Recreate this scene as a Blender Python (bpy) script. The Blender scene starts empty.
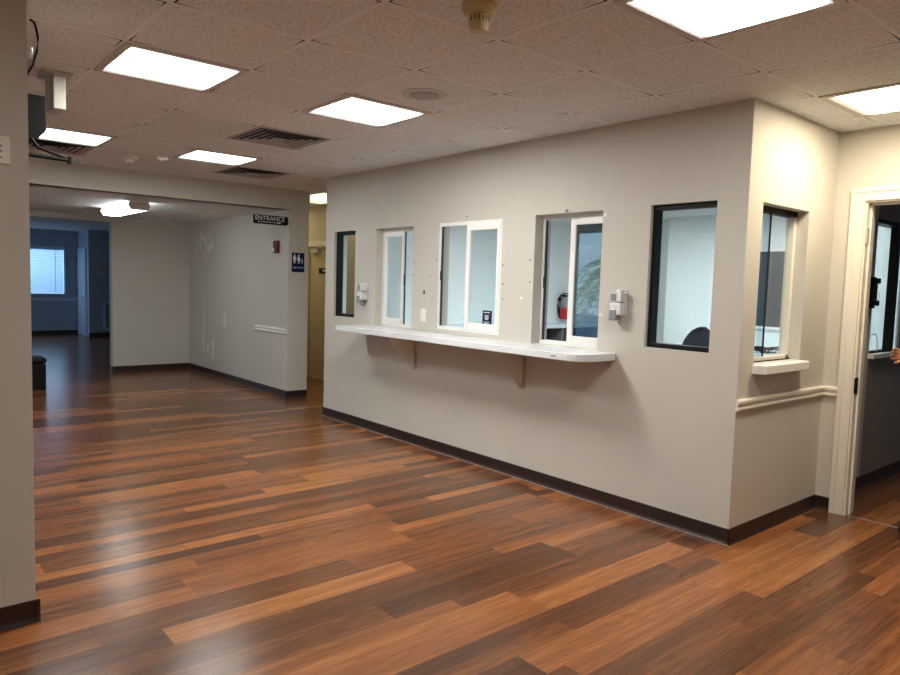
import bpy, bmesh, math, random
from mathutils import Vector, Matrix
random.seed(7)
S = bpy.context.scene
COL = S.collection
H = 2.545; HB = 2.305          # lobby ceiling, alcove ceiling
G = 0.6096                     # ceiling grid
GX = 0.245; GY = -1.015        # a grid crossing
PI = math.pi

# ------------------------------------------------------------ materials
def nmat(name):
    m = bpy.data.materials.new(name); m.use_nodes = True
    nt = m.node_tree; nt.nodes.clear()
    out = nt.nodes.new('ShaderNodeOutputMaterial')
    return m, nt, out
def N(nt, t, **k):
    n = nt.nodes.new(t)
    for a, b in k.items(): setattr(n, a, b)
    return n
def mth(nt, op, a, b=None, c=None):
    n = nt.nodes.new('ShaderNodeMath'); n.operation = op
    for i, v in enumerate((a, b, c)):
        if v is None: continue
        if isinstance(v, (int, float)): n.inputs[i].default_value = v
        else: nt.links.new(v, n.inputs[i])
    return n.outputs[0]
def plain(name, col, rough=.5, metal=0, bump=0, scale=60, var=0.04, emit=None, es=0, coat=0, spec=None):
    m, nt, out = nmat(name)
    p = N(nt, 'ShaderNodeBsdfPrincipled')
    nt.links.new(p.outputs[0], out.inputs[0])
    p.inputs['Roughness'].default_value = rough
    p.inputs['Metallic'].default_value = metal
    p.inputs['Coat Weight'].default_value = coat
    if spec is not None: p.inputs['Specular IOR Level'].default_value = spec
    tc = N(nt, 'ShaderNodeTexCoord')
    no = N(nt, 'ShaderNodeTexNoise'); no.inputs['Scale'].default_value = scale
    no.inputs['Detail'].default_value = 4
    nt.links.new(tc.outputs['Object'], no.inputs['Vector'])
    mx = N(nt, 'ShaderNodeMix', data_type='RGBA')
    nt.links.new(no.outputs[0], mx.inputs[0])
    mx.inputs[6].default_value = tuple(c * (1 - var) for c in col) + (1,)
    mx.inputs[7].default_value = tuple(min(1, c * (1 + var)) for c in col) + (1,)
    nt.links.new(mx.outputs[2], p.inputs['Base Color'])
    if bump:
        b = N(nt, 'ShaderNodeBump'); b.inputs['Strength'].default_value = bump
        b.inputs['Distance'].default_value = .002
        nt.links.new(no.outputs[0], b.inputs['Height']); nt.links.new(b.outputs[0], p.inputs['Normal'])
    if emit:
        p.inputs['Emission Color'].default_value = emit + (1,)
        p.inputs['Emission Strength'].default_value = es
    return m

def wall_paint(name, col):
    m, nt, out = nmat(name)
    p = N(nt, 'ShaderNodeBsdfPrincipled'); nt.links.new(p.outputs[0], out.inputs[0])
    p.inputs['Roughness'].default_value = .55
    p.inputs['Specular IOR Level'].default_value = .3
    g = N(nt, 'ShaderNodeNewGeometry')
    n1 = N(nt, 'ShaderNodeTexNoise'); n1.inputs['Scale'].default_value = 1.3; n1.inputs['Detail'].default_value = 5
    n2 = N(nt, 'ShaderNodeTexNoise'); n2.inputs['Scale'].default_value = 220
    nt.links.new(g.outputs['Position'], n1.inputs['Vector']); nt.links.new(g.outputs['Position'], n2.inputs['Vector'])
    mx = N(nt, 'ShaderNodeMix', data_type='RGBA'); nt.links.new(n1.outputs[0], mx.inputs[0])
    mx.inputs[6].default_value = tuple(c * .96 for c in col) + (1,)
    mx.inputs[7].default_value = tuple(c * 1.04 for c in col) + (1,)
    nt.links.new(mx.outputs[2], p.inputs['Base Color'])
    b = N(nt, 'ShaderNodeBump'); b.inputs['Strength'].default_value = .25; b.inputs['Distance'].default_value = .001
    nt.links.new(n2.outputs[0], b.inputs['Height']); nt.links.new(b.outputs[0], p.inputs['Normal'])
    return m

def floor_mat():
    m, nt, out = nmat('laminate_planks')
    L = nt.links.new
    p = N(nt, 'ShaderNodeBsdfPrincipled'); L(p.outputs[0], out.inputs[0])
    g = N(nt, 'ShaderNodeNewGeometry'); sp = N(nt, 'ShaderNodeSeparateXYZ'); L(g.outputs['Position'], sp.inputs[0])
    X, Y = sp.outputs[0], sp.outputs[1]
    w = .116
    xr = mth(nt, 'DIVIDE', mth(nt, 'ADD', X, 40.0), w)
    xr = mth(nt, 'ADD', xr, mth(nt, 'MULTIPLY', mth(nt, 'SINE', mth(nt, 'MULTIPLY', xr, PI/1.5)), .18))
    row = mth(nt, 'FLOOR', xr); fx = mth(nt, 'FRACT', xr)
    wn = N(nt, 'ShaderNodeTexWhiteNoise', noise_dimensions='1D'); L(row, wn.inputs['W'])
    yr = mth(nt, 'ADD', mth(nt, 'DIVIDE', mth(nt, 'ADD', Y, 40.0), 1.22), mth(nt, 'MULTIPLY', wn.outputs['Value'], 7.3))
    colm = mth(nt, 'FLOOR', yr); fy = mth(nt, 'FRACT', yr)
    cb = N(nt, 'ShaderNodeCombineXYZ'); L(row, cb.inputs[0]); L(colm, cb.inputs[1])
    w2 = N(nt, 'ShaderNodeTexWhiteNoise', noise_dimensions='3D'); L(cb.outputs[0], w2.inputs['Vector'])
    # grain, stretched along Y, shifted for every strip
    gv = N(nt, 'ShaderNodeCombineXYZ')
    L(mth(nt, 'MULTIPLY', X, 30.0), gv.inputs[0])
    L(mth(nt, 'MULTIPLY', Y, 1.0), gv.inputs[1])
    L(mth(nt, 'MULTIPLY', w2.outputs['Value'], 57.0), gv.inputs[2])
    ng = N(nt, 'ShaderNodeTexNoise'); ng.inputs['Scale'].default_value = 1.0; ng.inputs['Detail'].default_value = 6
    ng.inputs['Roughness'].default_value = .6; ng.inputs['Distortion'].default_value = .5
    L(gv.outputs[0], ng.inputs['Vector'])
    gv2 = N(nt, 'ShaderNodeCombineXYZ')
    L(mth(nt, 'MULTIPLY', X, 9.0), gv2.inputs[0]); L(mth(nt, 'MULTIPLY', Y, .9), gv2.inputs[1])
    L(mth(nt, 'MULTIPLY', w2.outputs['Value'], 31.0), gv2.inputs[2])
    nb = N(nt, 'ShaderNodeTexNoise'); nb.inputs['Scale'].default_value = 1.0; nb.inputs['Detail'].default_value = 2
    L(gv2.outputs[0], nb.inputs['Vector'])
    rings = mth(nt, 'MULTIPLY_ADD', mth(nt, 'SINE', mth(nt, 'MULTIPLY', nb.outputs[0], 70.0)), .5, .5)
    fg = N(nt, 'ShaderNodeTexNoise'); fg.inputs['Scale'].default_value = 1; fg.inputs['Detail'].default_value = 3
    gv3 = N(nt, 'ShaderNodeCombineXYZ'); L(mth(nt, 'MULTIPLY', X, 260.0), gv3.inputs[0]); L(mth(nt, 'MULTIPLY', Y, 9.0), gv3.inputs[1])
    L(gv3.outputs[0], fg.inputs['Vector'])
    t = mth(nt, 'ADD', mth(nt, 'MULTIPLY', w2.outputs['Value'], .62),
            mth(nt, 'ADD', mth(nt, 'MULTIPLY', mth(nt, 'SUBTRACT', ng.outputs[0], .5), .75),
                mth(nt, 'ADD', mth(nt, 'MULTIPLY', rings, .10), mth(nt, 'MULTIPLY', fg.outputs[0], .24))))
    cr = N(nt, 'ShaderNodeValToRGB'); L(t, cr.inputs[0])
    e = cr.color_ramp.elements
    e[0].position = 0.0; e[0].color = FLOOR_C[0]
    e[1].position = 1.0; e[1].color = FLOOR_C[3]
    a = e.new(.35); a.color = FLOOR_C[1]
    a = e.new(.68); a.color = FLOOR_C[2]
    ex = mth(nt, 'MINIMUM', fx, mth(nt, 'SUBTRACT', 1.0, fx)); ey = mth(nt, 'MINIMUM', fy, mth(nt, 'SUBTRACT', 1.0, fy))
    seam = mth(nt, 'MAXIMUM', mth(nt, 'LESS_THAN', ex, .006), mth(nt, 'LESS_THAN', ey, .0009))
    mx = N(nt, 'ShaderNodeMix', data_type='RGBA'); L(mth(nt, 'MULTIPLY', seam, .45), mx.inputs[0])
    L(cr.outputs[0], mx.inputs[6]); mx.inputs[7].default_value = (.02, .009, .006, 1)
    L(mx.outputs[2], p.inputs['Base Color'])
    rn = N(nt, 'ShaderNodeTexNoise'); rn.inputs['Scale'].default_value = 2.0; L(g.outputs['Position'], rn.inputs['Vector'])
    L(mth(nt, 'MULTIPLY_ADD', rn.outputs[0], .06, .20), p.inputs['Roughness'])
    p.inputs['Specular IOR Level'].default_value = .55
    b = N(nt, 'ShaderNodeBump'); b.inputs['Strength'].default_value = .12; b.inputs['Distance'].default_value = .002
    L(fg.outputs[0], b.inputs['Height']); L(b.outputs[0], p.inputs['Normal'])
    return m
FLOOR_C = [(.062, .025, .013, 1), (.135, .051, .021, 1), (.285, .105, .034, 1), (.46, .20, .068, 1)]

def ceiling_mat(name, col, plain_grid=False):
    m, nt, out = nmat(name); L = nt.links.new
    p = N(nt, 'ShaderNodeBsdfPrincipled'); L(p.outputs[0], out.inputs[0]); p.inputs['Roughness'].default_value = .9
    p.inputs['Specular IOR Level'].default_value = .15
    g = N(nt, 'ShaderNodeNewGeometry'); sp = N(nt, 'ShaderNodeSeparateXYZ'); L(g.outputs['Position'], sp.inputs[0])
    def axis(o, off):
        r = mth(nt, 'ADD', mth(nt, 'DIVIDE', mth(nt, 'SUBTRACT', o, off), G), 100.5)
        f = mth(nt, 'SUBTRACT', mth(nt, 'FRACT', r), .5)         # signed, zero on the grid line
        return mth(nt, 'MULTIPLY', f, G), mth(nt, 'FLOOR', r)
    ax, ix = axis(sp.outputs[0], GX); ay, iy = axis(sp.outputs[1], GY)
    dx = mth(nt, 'ABSOLUTE', ax); dy = mth(nt, 'ABSOLUTE', ay)
    bar = mth(nt, 'MAXIMUM', mth(nt, 'LESS_THAN', dx, .011), mth(nt, 'LESS_THAN', dy, .011))
    # shadow in the tile-to-bar gaps, painted into the colour near the crossings
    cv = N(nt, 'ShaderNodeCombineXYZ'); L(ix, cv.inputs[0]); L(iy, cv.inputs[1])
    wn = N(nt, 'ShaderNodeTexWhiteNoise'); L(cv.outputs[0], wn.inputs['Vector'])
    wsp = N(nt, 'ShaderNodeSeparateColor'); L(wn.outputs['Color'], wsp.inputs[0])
    def gap_shade(line, along, rnd, side):
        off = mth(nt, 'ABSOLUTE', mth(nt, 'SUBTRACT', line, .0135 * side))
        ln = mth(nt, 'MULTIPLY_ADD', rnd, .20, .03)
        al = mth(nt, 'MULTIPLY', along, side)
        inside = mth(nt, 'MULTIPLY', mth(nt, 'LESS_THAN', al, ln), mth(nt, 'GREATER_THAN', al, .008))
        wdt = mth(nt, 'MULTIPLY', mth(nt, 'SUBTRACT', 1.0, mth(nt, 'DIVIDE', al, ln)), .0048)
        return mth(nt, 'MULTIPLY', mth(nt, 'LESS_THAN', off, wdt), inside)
    gp = mth(nt, 'MAXIMUM', gap_shade(ax, ay, wsp.outputs[0], 1), gap_shade(ay, ax, wsp.outputs[1], 1))
    gp = mth(nt, 'MAXIMUM', gp, mth(nt, 'MAXIMUM', gap_shade(ay, ax, wsp.outputs[2], -1), gap_shade(ax, ay, wsp.outputs[1], -1)))
    n1 = N(nt, 'ShaderNodeTexNoise'); n1.inputs['Scale'].default_value = 75; n1.inputs['Detail'].default_value = 3
    n1.inputs['Distortion'].default_value = 1.0
    L(g.outputs['Position'], n1.inputs['Vector'])
    cr = N(nt, 'ShaderNodeValToRGB'); L(n1.outputs[0], cr.inputs[0])
    cr.color_ramp.elements[0].position = .36; cr.color_ramp.elements[0].color = tuple(c * .72 for c in col) + (1,)
    cr.color_ramp.elements[1].position = .50; cr.color_ramp.elements[1].color = col + (1,)
    # per tile tone
    r2x = mth(nt, 'FLOOR', mth(nt, 'ADD', mth(nt, 'DIVIDE', mth(nt, 'SUBTRACT', sp.outputs[0], GX), G), 100))
    r2y = mth(nt, 'FLOOR', mth(nt, 'ADD', mth(nt, 'DIVIDE', mth(nt, 'SUBTRACT', sp.outputs[1], GY), G), 100))
    c2 = N(nt, 'ShaderNodeCombineXYZ'); L(r2x, c2.inputs[0]); L(r2y, c2.inputs[1])
    w3 = N(nt, 'ShaderNodeTexWhiteNoise'); L(c2.outputs[0], w3.inputs['Vector'])
    hv = N(nt, 'ShaderNodeHueSaturation'); L(mth(nt, 'MULTIPLY_ADD', w3.outputs['Value'], .07, .965), hv.inputs['Value']); L(cr.outputs[0], hv.inputs['Color'])
    m1 = N(nt, 'ShaderNodeMix', data_type='RGBA'); L(bar, m1.inputs[0]); L(hv.outputs[0], m1.inputs[6])
    m1.inputs[7].default_value = tuple(min(1, c * 1.03) for c in col) + (1,)
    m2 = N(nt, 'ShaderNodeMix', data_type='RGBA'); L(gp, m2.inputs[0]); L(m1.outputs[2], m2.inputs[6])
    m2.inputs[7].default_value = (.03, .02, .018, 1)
    L(m2.outputs[2], p.inputs['Base Color'])
    b = N(nt, 'ShaderNodeBump'); b.inputs['Strength'].default_value = .5; b.inputs['Distance'].default_value = .003
    # the bars sit a little lower than the tiles
    edge = mth(nt, 'MULTIPLY', mth(nt, 'MINIMUM', mth(nt, 'MINIMUM', dx, dy), .02), -30.0)
    hh = mth(nt, 'ADD', edge, mth(nt, 'MULTIPLY', n1.outputs[0], .7))
    L(hh, b.inputs['Height']); L(b.outputs[0], p.inputs['Normal'])
    return m

def glass_mat(name, tint=(.93, .97, .97), refl=1.0):
    m, nt, out = nmat(name); L = nt.links.new
    tr = N(nt, 'ShaderNodeBsdfTransparent'); tr.inputs[0].default_value = tint + (1,)
    gl = N(nt, 'ShaderNodeBsdfGlossy'); gl.inputs['Roughness'].default_value = .0
    geo = N(nt, 'ShaderNodeNewGeometry')          # thin-pane Fresnel (Schlick), the same from both sides
    dt = N(nt, 'ShaderNodeVectorMath', operation='DOT_PRODUCT')
    L(geo.outputs['Normal'], dt.inputs[0]); L(geo.outputs['Incoming'], dt.inputs[1])
    c = mth(nt, 'SUBTRACT', 1.0, mth(nt, 'ABSOLUTE', dt.outputs['Value']))
    fr = mth(nt, 'MULTIPLY_ADD', mth(nt, 'POWER', c, 5.0), .9, .04)
    mx = N(nt, 'ShaderNodeMixShader'); L(mth(nt, 'MULTIPLY', fr, refl), mx.inputs[0])
    L(tr.outputs[0], mx.inputs[1]); L(gl.outputs[0], mx.inputs[2]); L(mx.outputs[0], out.inputs[0])
    return m

def light_mat(name, col, strength, edge=.95, edge_w=.25):
    m, nt, out = nmat(name)
    e = N(nt, 'ShaderNodeEmission'); e.inputs[0].default_value = col + (1,)
    # slightly dimmer towards the edges, brighter over the two tubes
    tc = N(nt, 'ShaderNodeTexCoord'); sp = N(nt, 'ShaderNodeSeparateXYZ'); nt.links.new(tc.outputs['Object'], sp.inputs[0])
    mr = N(nt, 'ShaderNodeMapRange', interpolation_type='SMOOTHSTEP')
    nt.links.new(mth(nt, 'ABSOLUTE', sp.outputs[0]), mr.inputs['Value'])
    mr.inputs['From Min'].default_value = .13; mr.inputs['From Max'].default_value = edge_w
    mr.inputs['To Min'].default_value = strength; mr.inputs['To Max'].default_value = edge
    nt.links.new(mr.outputs[0], e.inputs[1])
    nt.links.new(e.outputs[0], out.inputs[0]); m.cycles.emission_sampling = 'FRONT'; return m

PAINT = (.585, .56, .505)
M = {}
M['wall'] = wall_paint('beige_wall_paint', PAINT)
M['wall_grey'] = wall_paint('dark_grey_wall_paint', (.27, .25, .235))
M['wall_office'] = wall_paint('pale_blue_white_wall_paint', (.76, .82, .82))
M['wall_yellow'] = wall_paint('cream_corridor_paint', (.56, .49, .36))
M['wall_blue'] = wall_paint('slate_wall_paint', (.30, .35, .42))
M['floor'] = floor_mat()
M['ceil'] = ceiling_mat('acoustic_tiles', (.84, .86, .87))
M['ceil_office'] = plain('office_ceiling_board', (.7, .76, .78), .9)
M['base'] = plain('dark_brown_vinyl_base', (.028, .013, .011), .35)
M['caulk'] = plain('caulk_line', (.35, .31, .28), .6)
M['white'] = plain('white_gloss_paint', (.86, .85, .82), .35)
M['cream'] = plain('cream_gloss_paint', (.78, .74, .66), .35)
M['vinyl'] = plain('white_vinyl_frame', (.88, .89, .88), .3)
M['black'] = plain('black_anodised_metal', (.006, .007, .008), .5, spec=.2)
M['track'] = plain('dark_rubber_track', (.02, .025, .03), .5)
M['greytrack'] = plain('grey_aluminium_track', (.42, .44, .46), .35, metal=.4)
M['lam'] = plain('white_laminate_counter', (.78, .81, .84), .22, coat=.2, scale=200, var=.02)
M['bracket'] = plain('painted_steel_bracket', (.50, .47, .43), .4)
M['boxcream'] = plain('cream_box_plastic', (.55, .53, .46), .5)
M['gusset'] = plain('beige_painted_gusset', (.72, .69, .62), .4)
M['led_dim'] = light_mat('cool_light_panel_dim', (1, .972, .915), 14)
M['steel'] = plain('steel', (.6, .6, .6), .3, metal=1)
M['glass'] = glass_mat('window_glass', (.95, .975, .975), 1.0)
M['glass2'] = glass_mat('smoky_window_glass', (.55, .59, .60), 2.6)
M['led'] = light_mat('cool_light_panel', (1, .972, .915), 38)
M['led_mid'] = light_mat('cool_light_panel_mid', (1, .972, .915), 66)
M['led_far'] = light_mat('cool_light_panel_far', (.95, 1, .96), 24)
M['led_warm'] = light_mat('warm_light_panel', (1, .86, .62), 42)
M['led_yel'] = light_mat('yellow_corridor_panel', (1, .86, .55), 1.7, 1.2, .6)
M['led_yel2'] = light_mat('yellow_corridor_panel_bright', (1, .84, .50), 9, 7, .6)
M['led_off'] = light_mat('office_light_panel', (.90, .98, 1), 38, 34, .6)
M['led_off2'] = light_mat('office_light_panel_dim', (.90, .98, 1), 15, 14, .6)
M['lframe'] = plain('light_frame_white', (.62, .58, .55), .5)
M['vent'] = plain('vent_painted_metal', (.38, .34, .32), .5)
M['dark'] = plain('dark_cavity', (.006, .006, .006), .9)
M['yellowed'] = plain('yellowed_plastic', (.62, .50, .25), .4)
M['plastic'] = plain('white_plastic', (.74, .74, .75), .35)
M['greyp'] = plain('grey_translucent_plastic', (.27, .28, .29), .3)
M['red'] = plain('red_plastic', (.13, .008, .010), .45, spec=.3)
M['redx'] = plain('red_enamel', (.6, .02, .02), .3)
M['navy'] = plain('navy_plastic_sign', (.006, .012, .065), .5, spec=.2)
M['signw'] = plain('white_lettering', (.80, .82, .85), .5)
M['signb'] = plain('black_sign_plastic', (.006, .006, .007), .5, spec=.2)
M['patch'] = plain('pale_spackle', (.74, .72, .68), .8, scale=25, var=.1)
M['tvbody'] = plain('black_plastic', (.006, .006, .006), .55, bump=.2, scale=300, spec=.15)
M['leather'] = plain('black_vinyl_upholstery', (.005, .005, .005), .5, bump=.3, scale=120, spec=.2)
M['navyfab'] = plain('navy_fabric', (.018, .035, .075), .8, bump=.4, scale=250)
M['desk'] = plain('pale_desk_top', (.66, .74, .80), .4)
M['deskdark'] = plain('grey_desk_panel', (.16, .17, .18), .6)
M['blind'] = plain('white_blind_slat', (.62, .74, .95), .5, emit=None)
M['bluedoor'] = plain('pale_blue_door_paint', (.42, .50, .62), .45)
M['skin'] = plain('skin', (.52, .27, .17), .5, scale=40)
M['cloth'] = plain('black_cloth', (.012, .012, .014), .85, bump=.4, scale=220)
M['hair'] = plain('dark_hair', (.015, .01, .008), .5)
M['shoe'] = plain('polished_black_shoe', (.008, .008, .008), .12)
M['leaf'] = plain('palm_leaf_green', (.42, .50, .36), .25, scale=8, var=.3)
M['bark'] = plain('palm_bark', (.16, .11, .07), .9, scale=20, var=.3)
M['ground'] = plain('pale_paving', (.35, .34, .32), .9, scale=3, var=.1)
M['doorp'] = plain('cream_door_paint', (.58, .48, .32), .4)
M['board'] = plain('slate_board', (.035, .05, .065), .5)

# ------------------------------------------------------------ mesh helpers
def link(name, bm, mat, parent=None, bevel=0, smooth=False):
    me = bpy.data.meshes.new(name)
    bmesh.ops.recalc_face_normals(bm, faces=bm.faces)
    bm.to_mesh(me); bm.free()
    o = bpy.data.objects.new(name, me); COL.objects.link(o)
    if isinstance(mat, (list, tuple)):
        for q in mat: me.materials.append(q)
    else: me.materials.append(mat)
    if parent: o.parent = parent
    if smooth:
        for f in me.polygons: f.use_smooth = True
    if bevel:
        b = o.modifiers.new('bevel', 'BEVEL'); b.width = bevel; b.segments = 2; b.limit_method = 'ANGLE'
    return o
def box(bm, x0, x1, y0, y1, z0, z1, mi=0):
    x0, x1 = sorted((x0, x1)); y0, y1 = sorted((y0, y1)); z0, z1 = sorted((z0, z1))
    v = [bm.verts.new(p) for p in ((x0,y0,z0),(x1,y0,z0),(x1,y1,z0),(x0,y1,z0),(x0,y0,z1),(x1,y0,z1),(x1,y1,z1),(x0,y1,z1))]
    for f in ((3,2,1,0),(4,5,6,7),(0,1,5,4),(1,2,6,5),(2,3,7,6),(3,0,4,7)):
        bm.faces.new([v[i] for i in f]).material_index = mi
def boxes(*bs):
    bm = bmesh.new()
    for b in bs: box(bm, *b)
    return bm
def prism(bm, pts, axis, a0, a1):
    """pts: 2D profile in the two remaining axes (in xyz order), swept along axis"""
    def mk(p, a):
        q = list(p); q.insert(axis, a); return bm.verts.new(q)
    A = [mk(p, a0) for p in pts]; B = [mk(p, a1) for p in pts]
    n = len(pts)
    bm.faces.new(A); bm.faces.new(B[::-1])
    for i in range(n): bm.faces.new((A[i], B[i], B[(i+1)%n], A[(i+1)%n]))
def lathe(bm, prof, c, n=24, axis='z'):
    rings = []
    for r, h in prof:
        ring = []
        for i in range(n):
            a = 2*PI*i/n
            if axis == 'z': p = (c[0]+r*math.cos(a), c[1]+r*math.sin(a), c[2]+h)
            elif axis == 'y': p = (c[0]+r*math.cos(a), c[1]+h, c[2]+r*math.sin(a))
            else: p = (c[0]+h, c[1]+r*math.cos(a), c[2]+r*math.sin(a))
            ring.append(bm.verts.new(p))
        rings.append(ring)
    for a, b in zip(rings, rings[1:]):
        for i in range(n): bm.faces.new((a[i], a[(i+1)%n], b[(i+1)%n], b[i]))
    bm.faces.new(rings[0][::-1]); bm.faces.new(rings[-1])
def tube(bm, pts, r, n=8):
    pts = [Vector(p) for p in pts]; rings = []
    for i, p in enumerate(pts):
        d = (pts[min(i+1, len(pts)-1)] - pts[max(i-1, 0)]).normalized()
        s = d.cross(Vector((0, 0, 1)))
        if s.length < 1e-3: s = d.cross(Vector((1, 0, 0)))
        s.normalize(); t = d.cross(s)
        rings.append([bm.verts.new(p + r*(math.cos(2*PI*k/n)*s + math.sin(2*PI*k/n)*t)) for k in range(n)])
    for a, b in zip(rings, rings[1:]):
        for i in range(n): bm.faces.new((a[i], a[(i+1)%n], b[(i+1)%n], b[i]))
    bm.faces.new(rings[0][::-1]); bm.faces.new(rings[-1])
def tag(o, label, cat, group=None, kind=None):
    o['label'] = label; o['category'] = cat
    if group: o['group'] = group
    if kind: o['kind'] = kind
    return o
def empty(name, loc, label, cat, group=None, kind=None):
    o = bpy.data.objects.new(name, None); COL.objects.link(o); o.location = loc
    o.empty_display_size = .05
    return tag(o, label, cat, group, kind)
def part(root, name, bm, mat, **k):
    """mesh built in world space, parented to a root that has only a location"""
    off = Vector((0, 0, 0)); r = root
    while r is not None: off += Vector(r.location); r = r.parent
    bmesh.ops.translate(bm, verts=bm.verts, vec=-off)
    return link(name, bm, mat, root, **k)
def struct(name, bm, mat, label=None, cat=None, **k):
    o = link(name, bm, mat, **k); o['kind'] = 'structure'
    if label: o['label'] = label
    if cat: o['category'] = cat
    return o
def copy_tree(o, parent=None):
    c = o.copy(); COL.objects.link(c); c.parent = parent
    for ch in list(o.children): copy_tree(ch, c)
    return c
def text_bm(body, size, mat4, align='CENTER', extrude=.0008):
    cu = bpy.data.curves.new('lettering', 'FONT'); cu.body = body; cu.size = size
    cu.align_x = align; cu.align_y = 'CENTER'; cu.extrude = extrude
    o = bpy.data.objects.new('lettering', cu); COL.objects.link(o)
    me = bpy.data.meshes.new_from_object(o.evaluated_get(bpy.context.evaluated_depsgraph_get()))
    bm = bmesh.new(); bm.from_mesh(me); bmesh.ops.transform(bm, matrix=mat4, verts=bm.verts)
    bpy.data.objects.remove(o); bpy.data.curves.remove(cu); bpy.data.meshes.remove(me)
    return bm
def frame_m(x, y, z, facing):
    """local x right, y up, z to the viewer"""
    cols = {'-y': ((1,0,0),(0,0,1),(0,-1,0)), '+x': ((0,1,0),(0,0,1),(1,0,0))}[facing]
    m = Matrix((cols[0], cols[1], cols[2])).transposed().to_4x4(); m.translation = (x, y, z); return m

def holed(u0, u1, z0, z1, holes):
    """rectangles covering u x z minus holes (u0,u1,z0,z1)"""
    us = sorted({u0, u1, *[h[0] for h in holes], *[h[1] for h in holes]})
    out = []
    for a, b in zip(us, us[1:]):
        hs = sorted([h for h in holes if h[0] <= a + 1e-6 and h[1] >= b - 1e-6], key=lambda h: h[2])
        z = z0
        for h in hs:
            if h[2] > z + 1e-6: out.append((a, b, z, h[2]))
            z = h[3]
        if z < z1 - 1e-6: out.append((a, b, z, z1))
    return out
def wall_y(name, y0, y1, x0, x1, z1=H, holes=(), mat='wall', z0=0, **k):
    bm = bmesh.new()
    for a, b, c, d in holed(x0, x1, z0, z1, holes): box(bm, a, b, y0, y1, c, d)
    return struct(name, bm, M[mat], **k)
def wall_x(name, x0, x1, y0, y1, z1=H, holes=(), mat='wall', z0=0, **k):
    bm = bmesh.new()
    for a, b, c, d in holed(y0, y1, z0, z1, holes): box(bm, x0, x1, a, b, c, d)
    return struct(name, bm, M[mat], **k)

# ------------------------------------------------------------ openings
T = .13                                  # counter wall thickness
W = {1: (-4.475, -4.065, 1.095, 1.975), 2: (-3.695, -3.100, 1.045, 1.975), 3: (-2.735, -1.963, 1.075, 1.985),
     4: (-1.615, -1.003, 1.040, 1.990), 5: (-.632, -.187, 1.102, 1.997)}
W6 = (.175, .790, 1.045, 1.990)          # in the side wall (y range)
W7 = (1.975, 2.950, 1.035, 2.045)        # in the hallway wall (y range)
D = 1.178                                # wall with the doorway
OX0, OY1 = -4.6, 4.40                    # office
OH = 2.373

# ------------------------------------------------------------ shell
bm = boxes((-19, 5.2, -5.5, 5.5, -.1, 0)); struct('floor', bm, M['floor'])
# lobby ceiling, corridor ceiling and hallway ceiling in one grid
bm = boxes((-5.809, 4.6, -5.4, 0, H, H+.1), (0, 4.6, 0, 5.2, H, H+.1), (-5.809, -4.60, 0, .427, H, H+.1), (-9.3, -4.50, .427, 1.45, H, H+.1))
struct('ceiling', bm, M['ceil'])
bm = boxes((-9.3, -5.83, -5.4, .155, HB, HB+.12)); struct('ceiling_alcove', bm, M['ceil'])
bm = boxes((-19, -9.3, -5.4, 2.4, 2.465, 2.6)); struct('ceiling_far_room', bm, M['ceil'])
bm = boxes((-4.6, -T, T, 4.45, OH, OH+.1)); struct('ceiling_office', bm, M['ceil_office'])

def two_skin_y(name, y0, ym, y1, x0, x1, holes, m0, m1, z1=H):
    bm = bmesh.new()
    for a, b, c, d in holed(x0, x1, 0, z1, holes):
        box(bm, a, b, y0, ym, c, d, 0)
        box(bm, a, min(b, -.012), ym, y1, c, d, 1)
    box(bm, -.012, 0, ym, y1, 0, z1, 0)
    return struct(name, bm, [M[m0], M[m1]])
two_skin_y('wall_front', 0, T-.012, T, -4.648, 0, [W[i] for i in W], 'wall', 'wall_office')
bm = bmesh.new()
for a, b, c, d in holed(T, 4.5, 0, H, [W6, W7]):
    box(bm, -T+.012, 0, a, b, c, d, 2 if a >= D else 0); box(bm, -T, -T+.012, a, b, c, d, 1)
struct('wall_office_side', bm, [M['wall'], M['wall_office'], M['wall_grey']])
# wall with the doorway, running to the right
bm = bmesh.new()
for a, b, c, d in holed(0, 4.6, 0, H, [(.184, 1.126, 0, 2.086)]):
    box(bm, a, b, D, D+.012, c, d, 0); box(bm, a, b, D+.012, D+.14, c, d, 1)
struct('wall_right', bm, [M['wall'], M['wall_grey']])
wall_x('wall_east', 4.5, 4.62, -5.4, D)
wall_x('wall_hallway_right', 1.45, 1.57, D+.14, 5.2, mat='wall_grey')
wall_y('wall_hallway_end', 5.1, 5.2, 0, 1.57, mat='wall_grey')
WS = (-5.75, -4.95, .35, 2.42)
WF = (-16.5, -13.7, .9, 2.2)
wall_y('wall_south', -5.32, -5.2, -19, 4.6, z1=2.6, holes=[WS, WF])
wall_x('wall_pillar', -1.56, -1.308, -5.2, -3.286)
# office
bm = bmesh.new()
for a, b, c, d in holed(T, OY1, 0, H, [(.235, .76, 0, 2.2)]):
    box(bm, OX0-.012, OX0, a, b, c, d, 0); box(bm, OX0-.048, OX0-.012, a, b, c, d, 1)
struct('wall_office_left', bm, [M['wall_office'], M['wall_yellow']])
bm = bmesh.new()
prism(bm, [(-T, 3.9), (-2.99, 3.9), (-3.45, 4.38), (-4.6, 4.38), (-4.6, 4.5), (-T, 4.5)], 2, 0, H)
struct('wall_office_back', bm, M['wall_office'])
bm = boxes((OX0-.1, OX0-.048, .76, 4.5, 0, H)); struct('wall_office_left_outer', bm, M['wall_yellow'])
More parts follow.
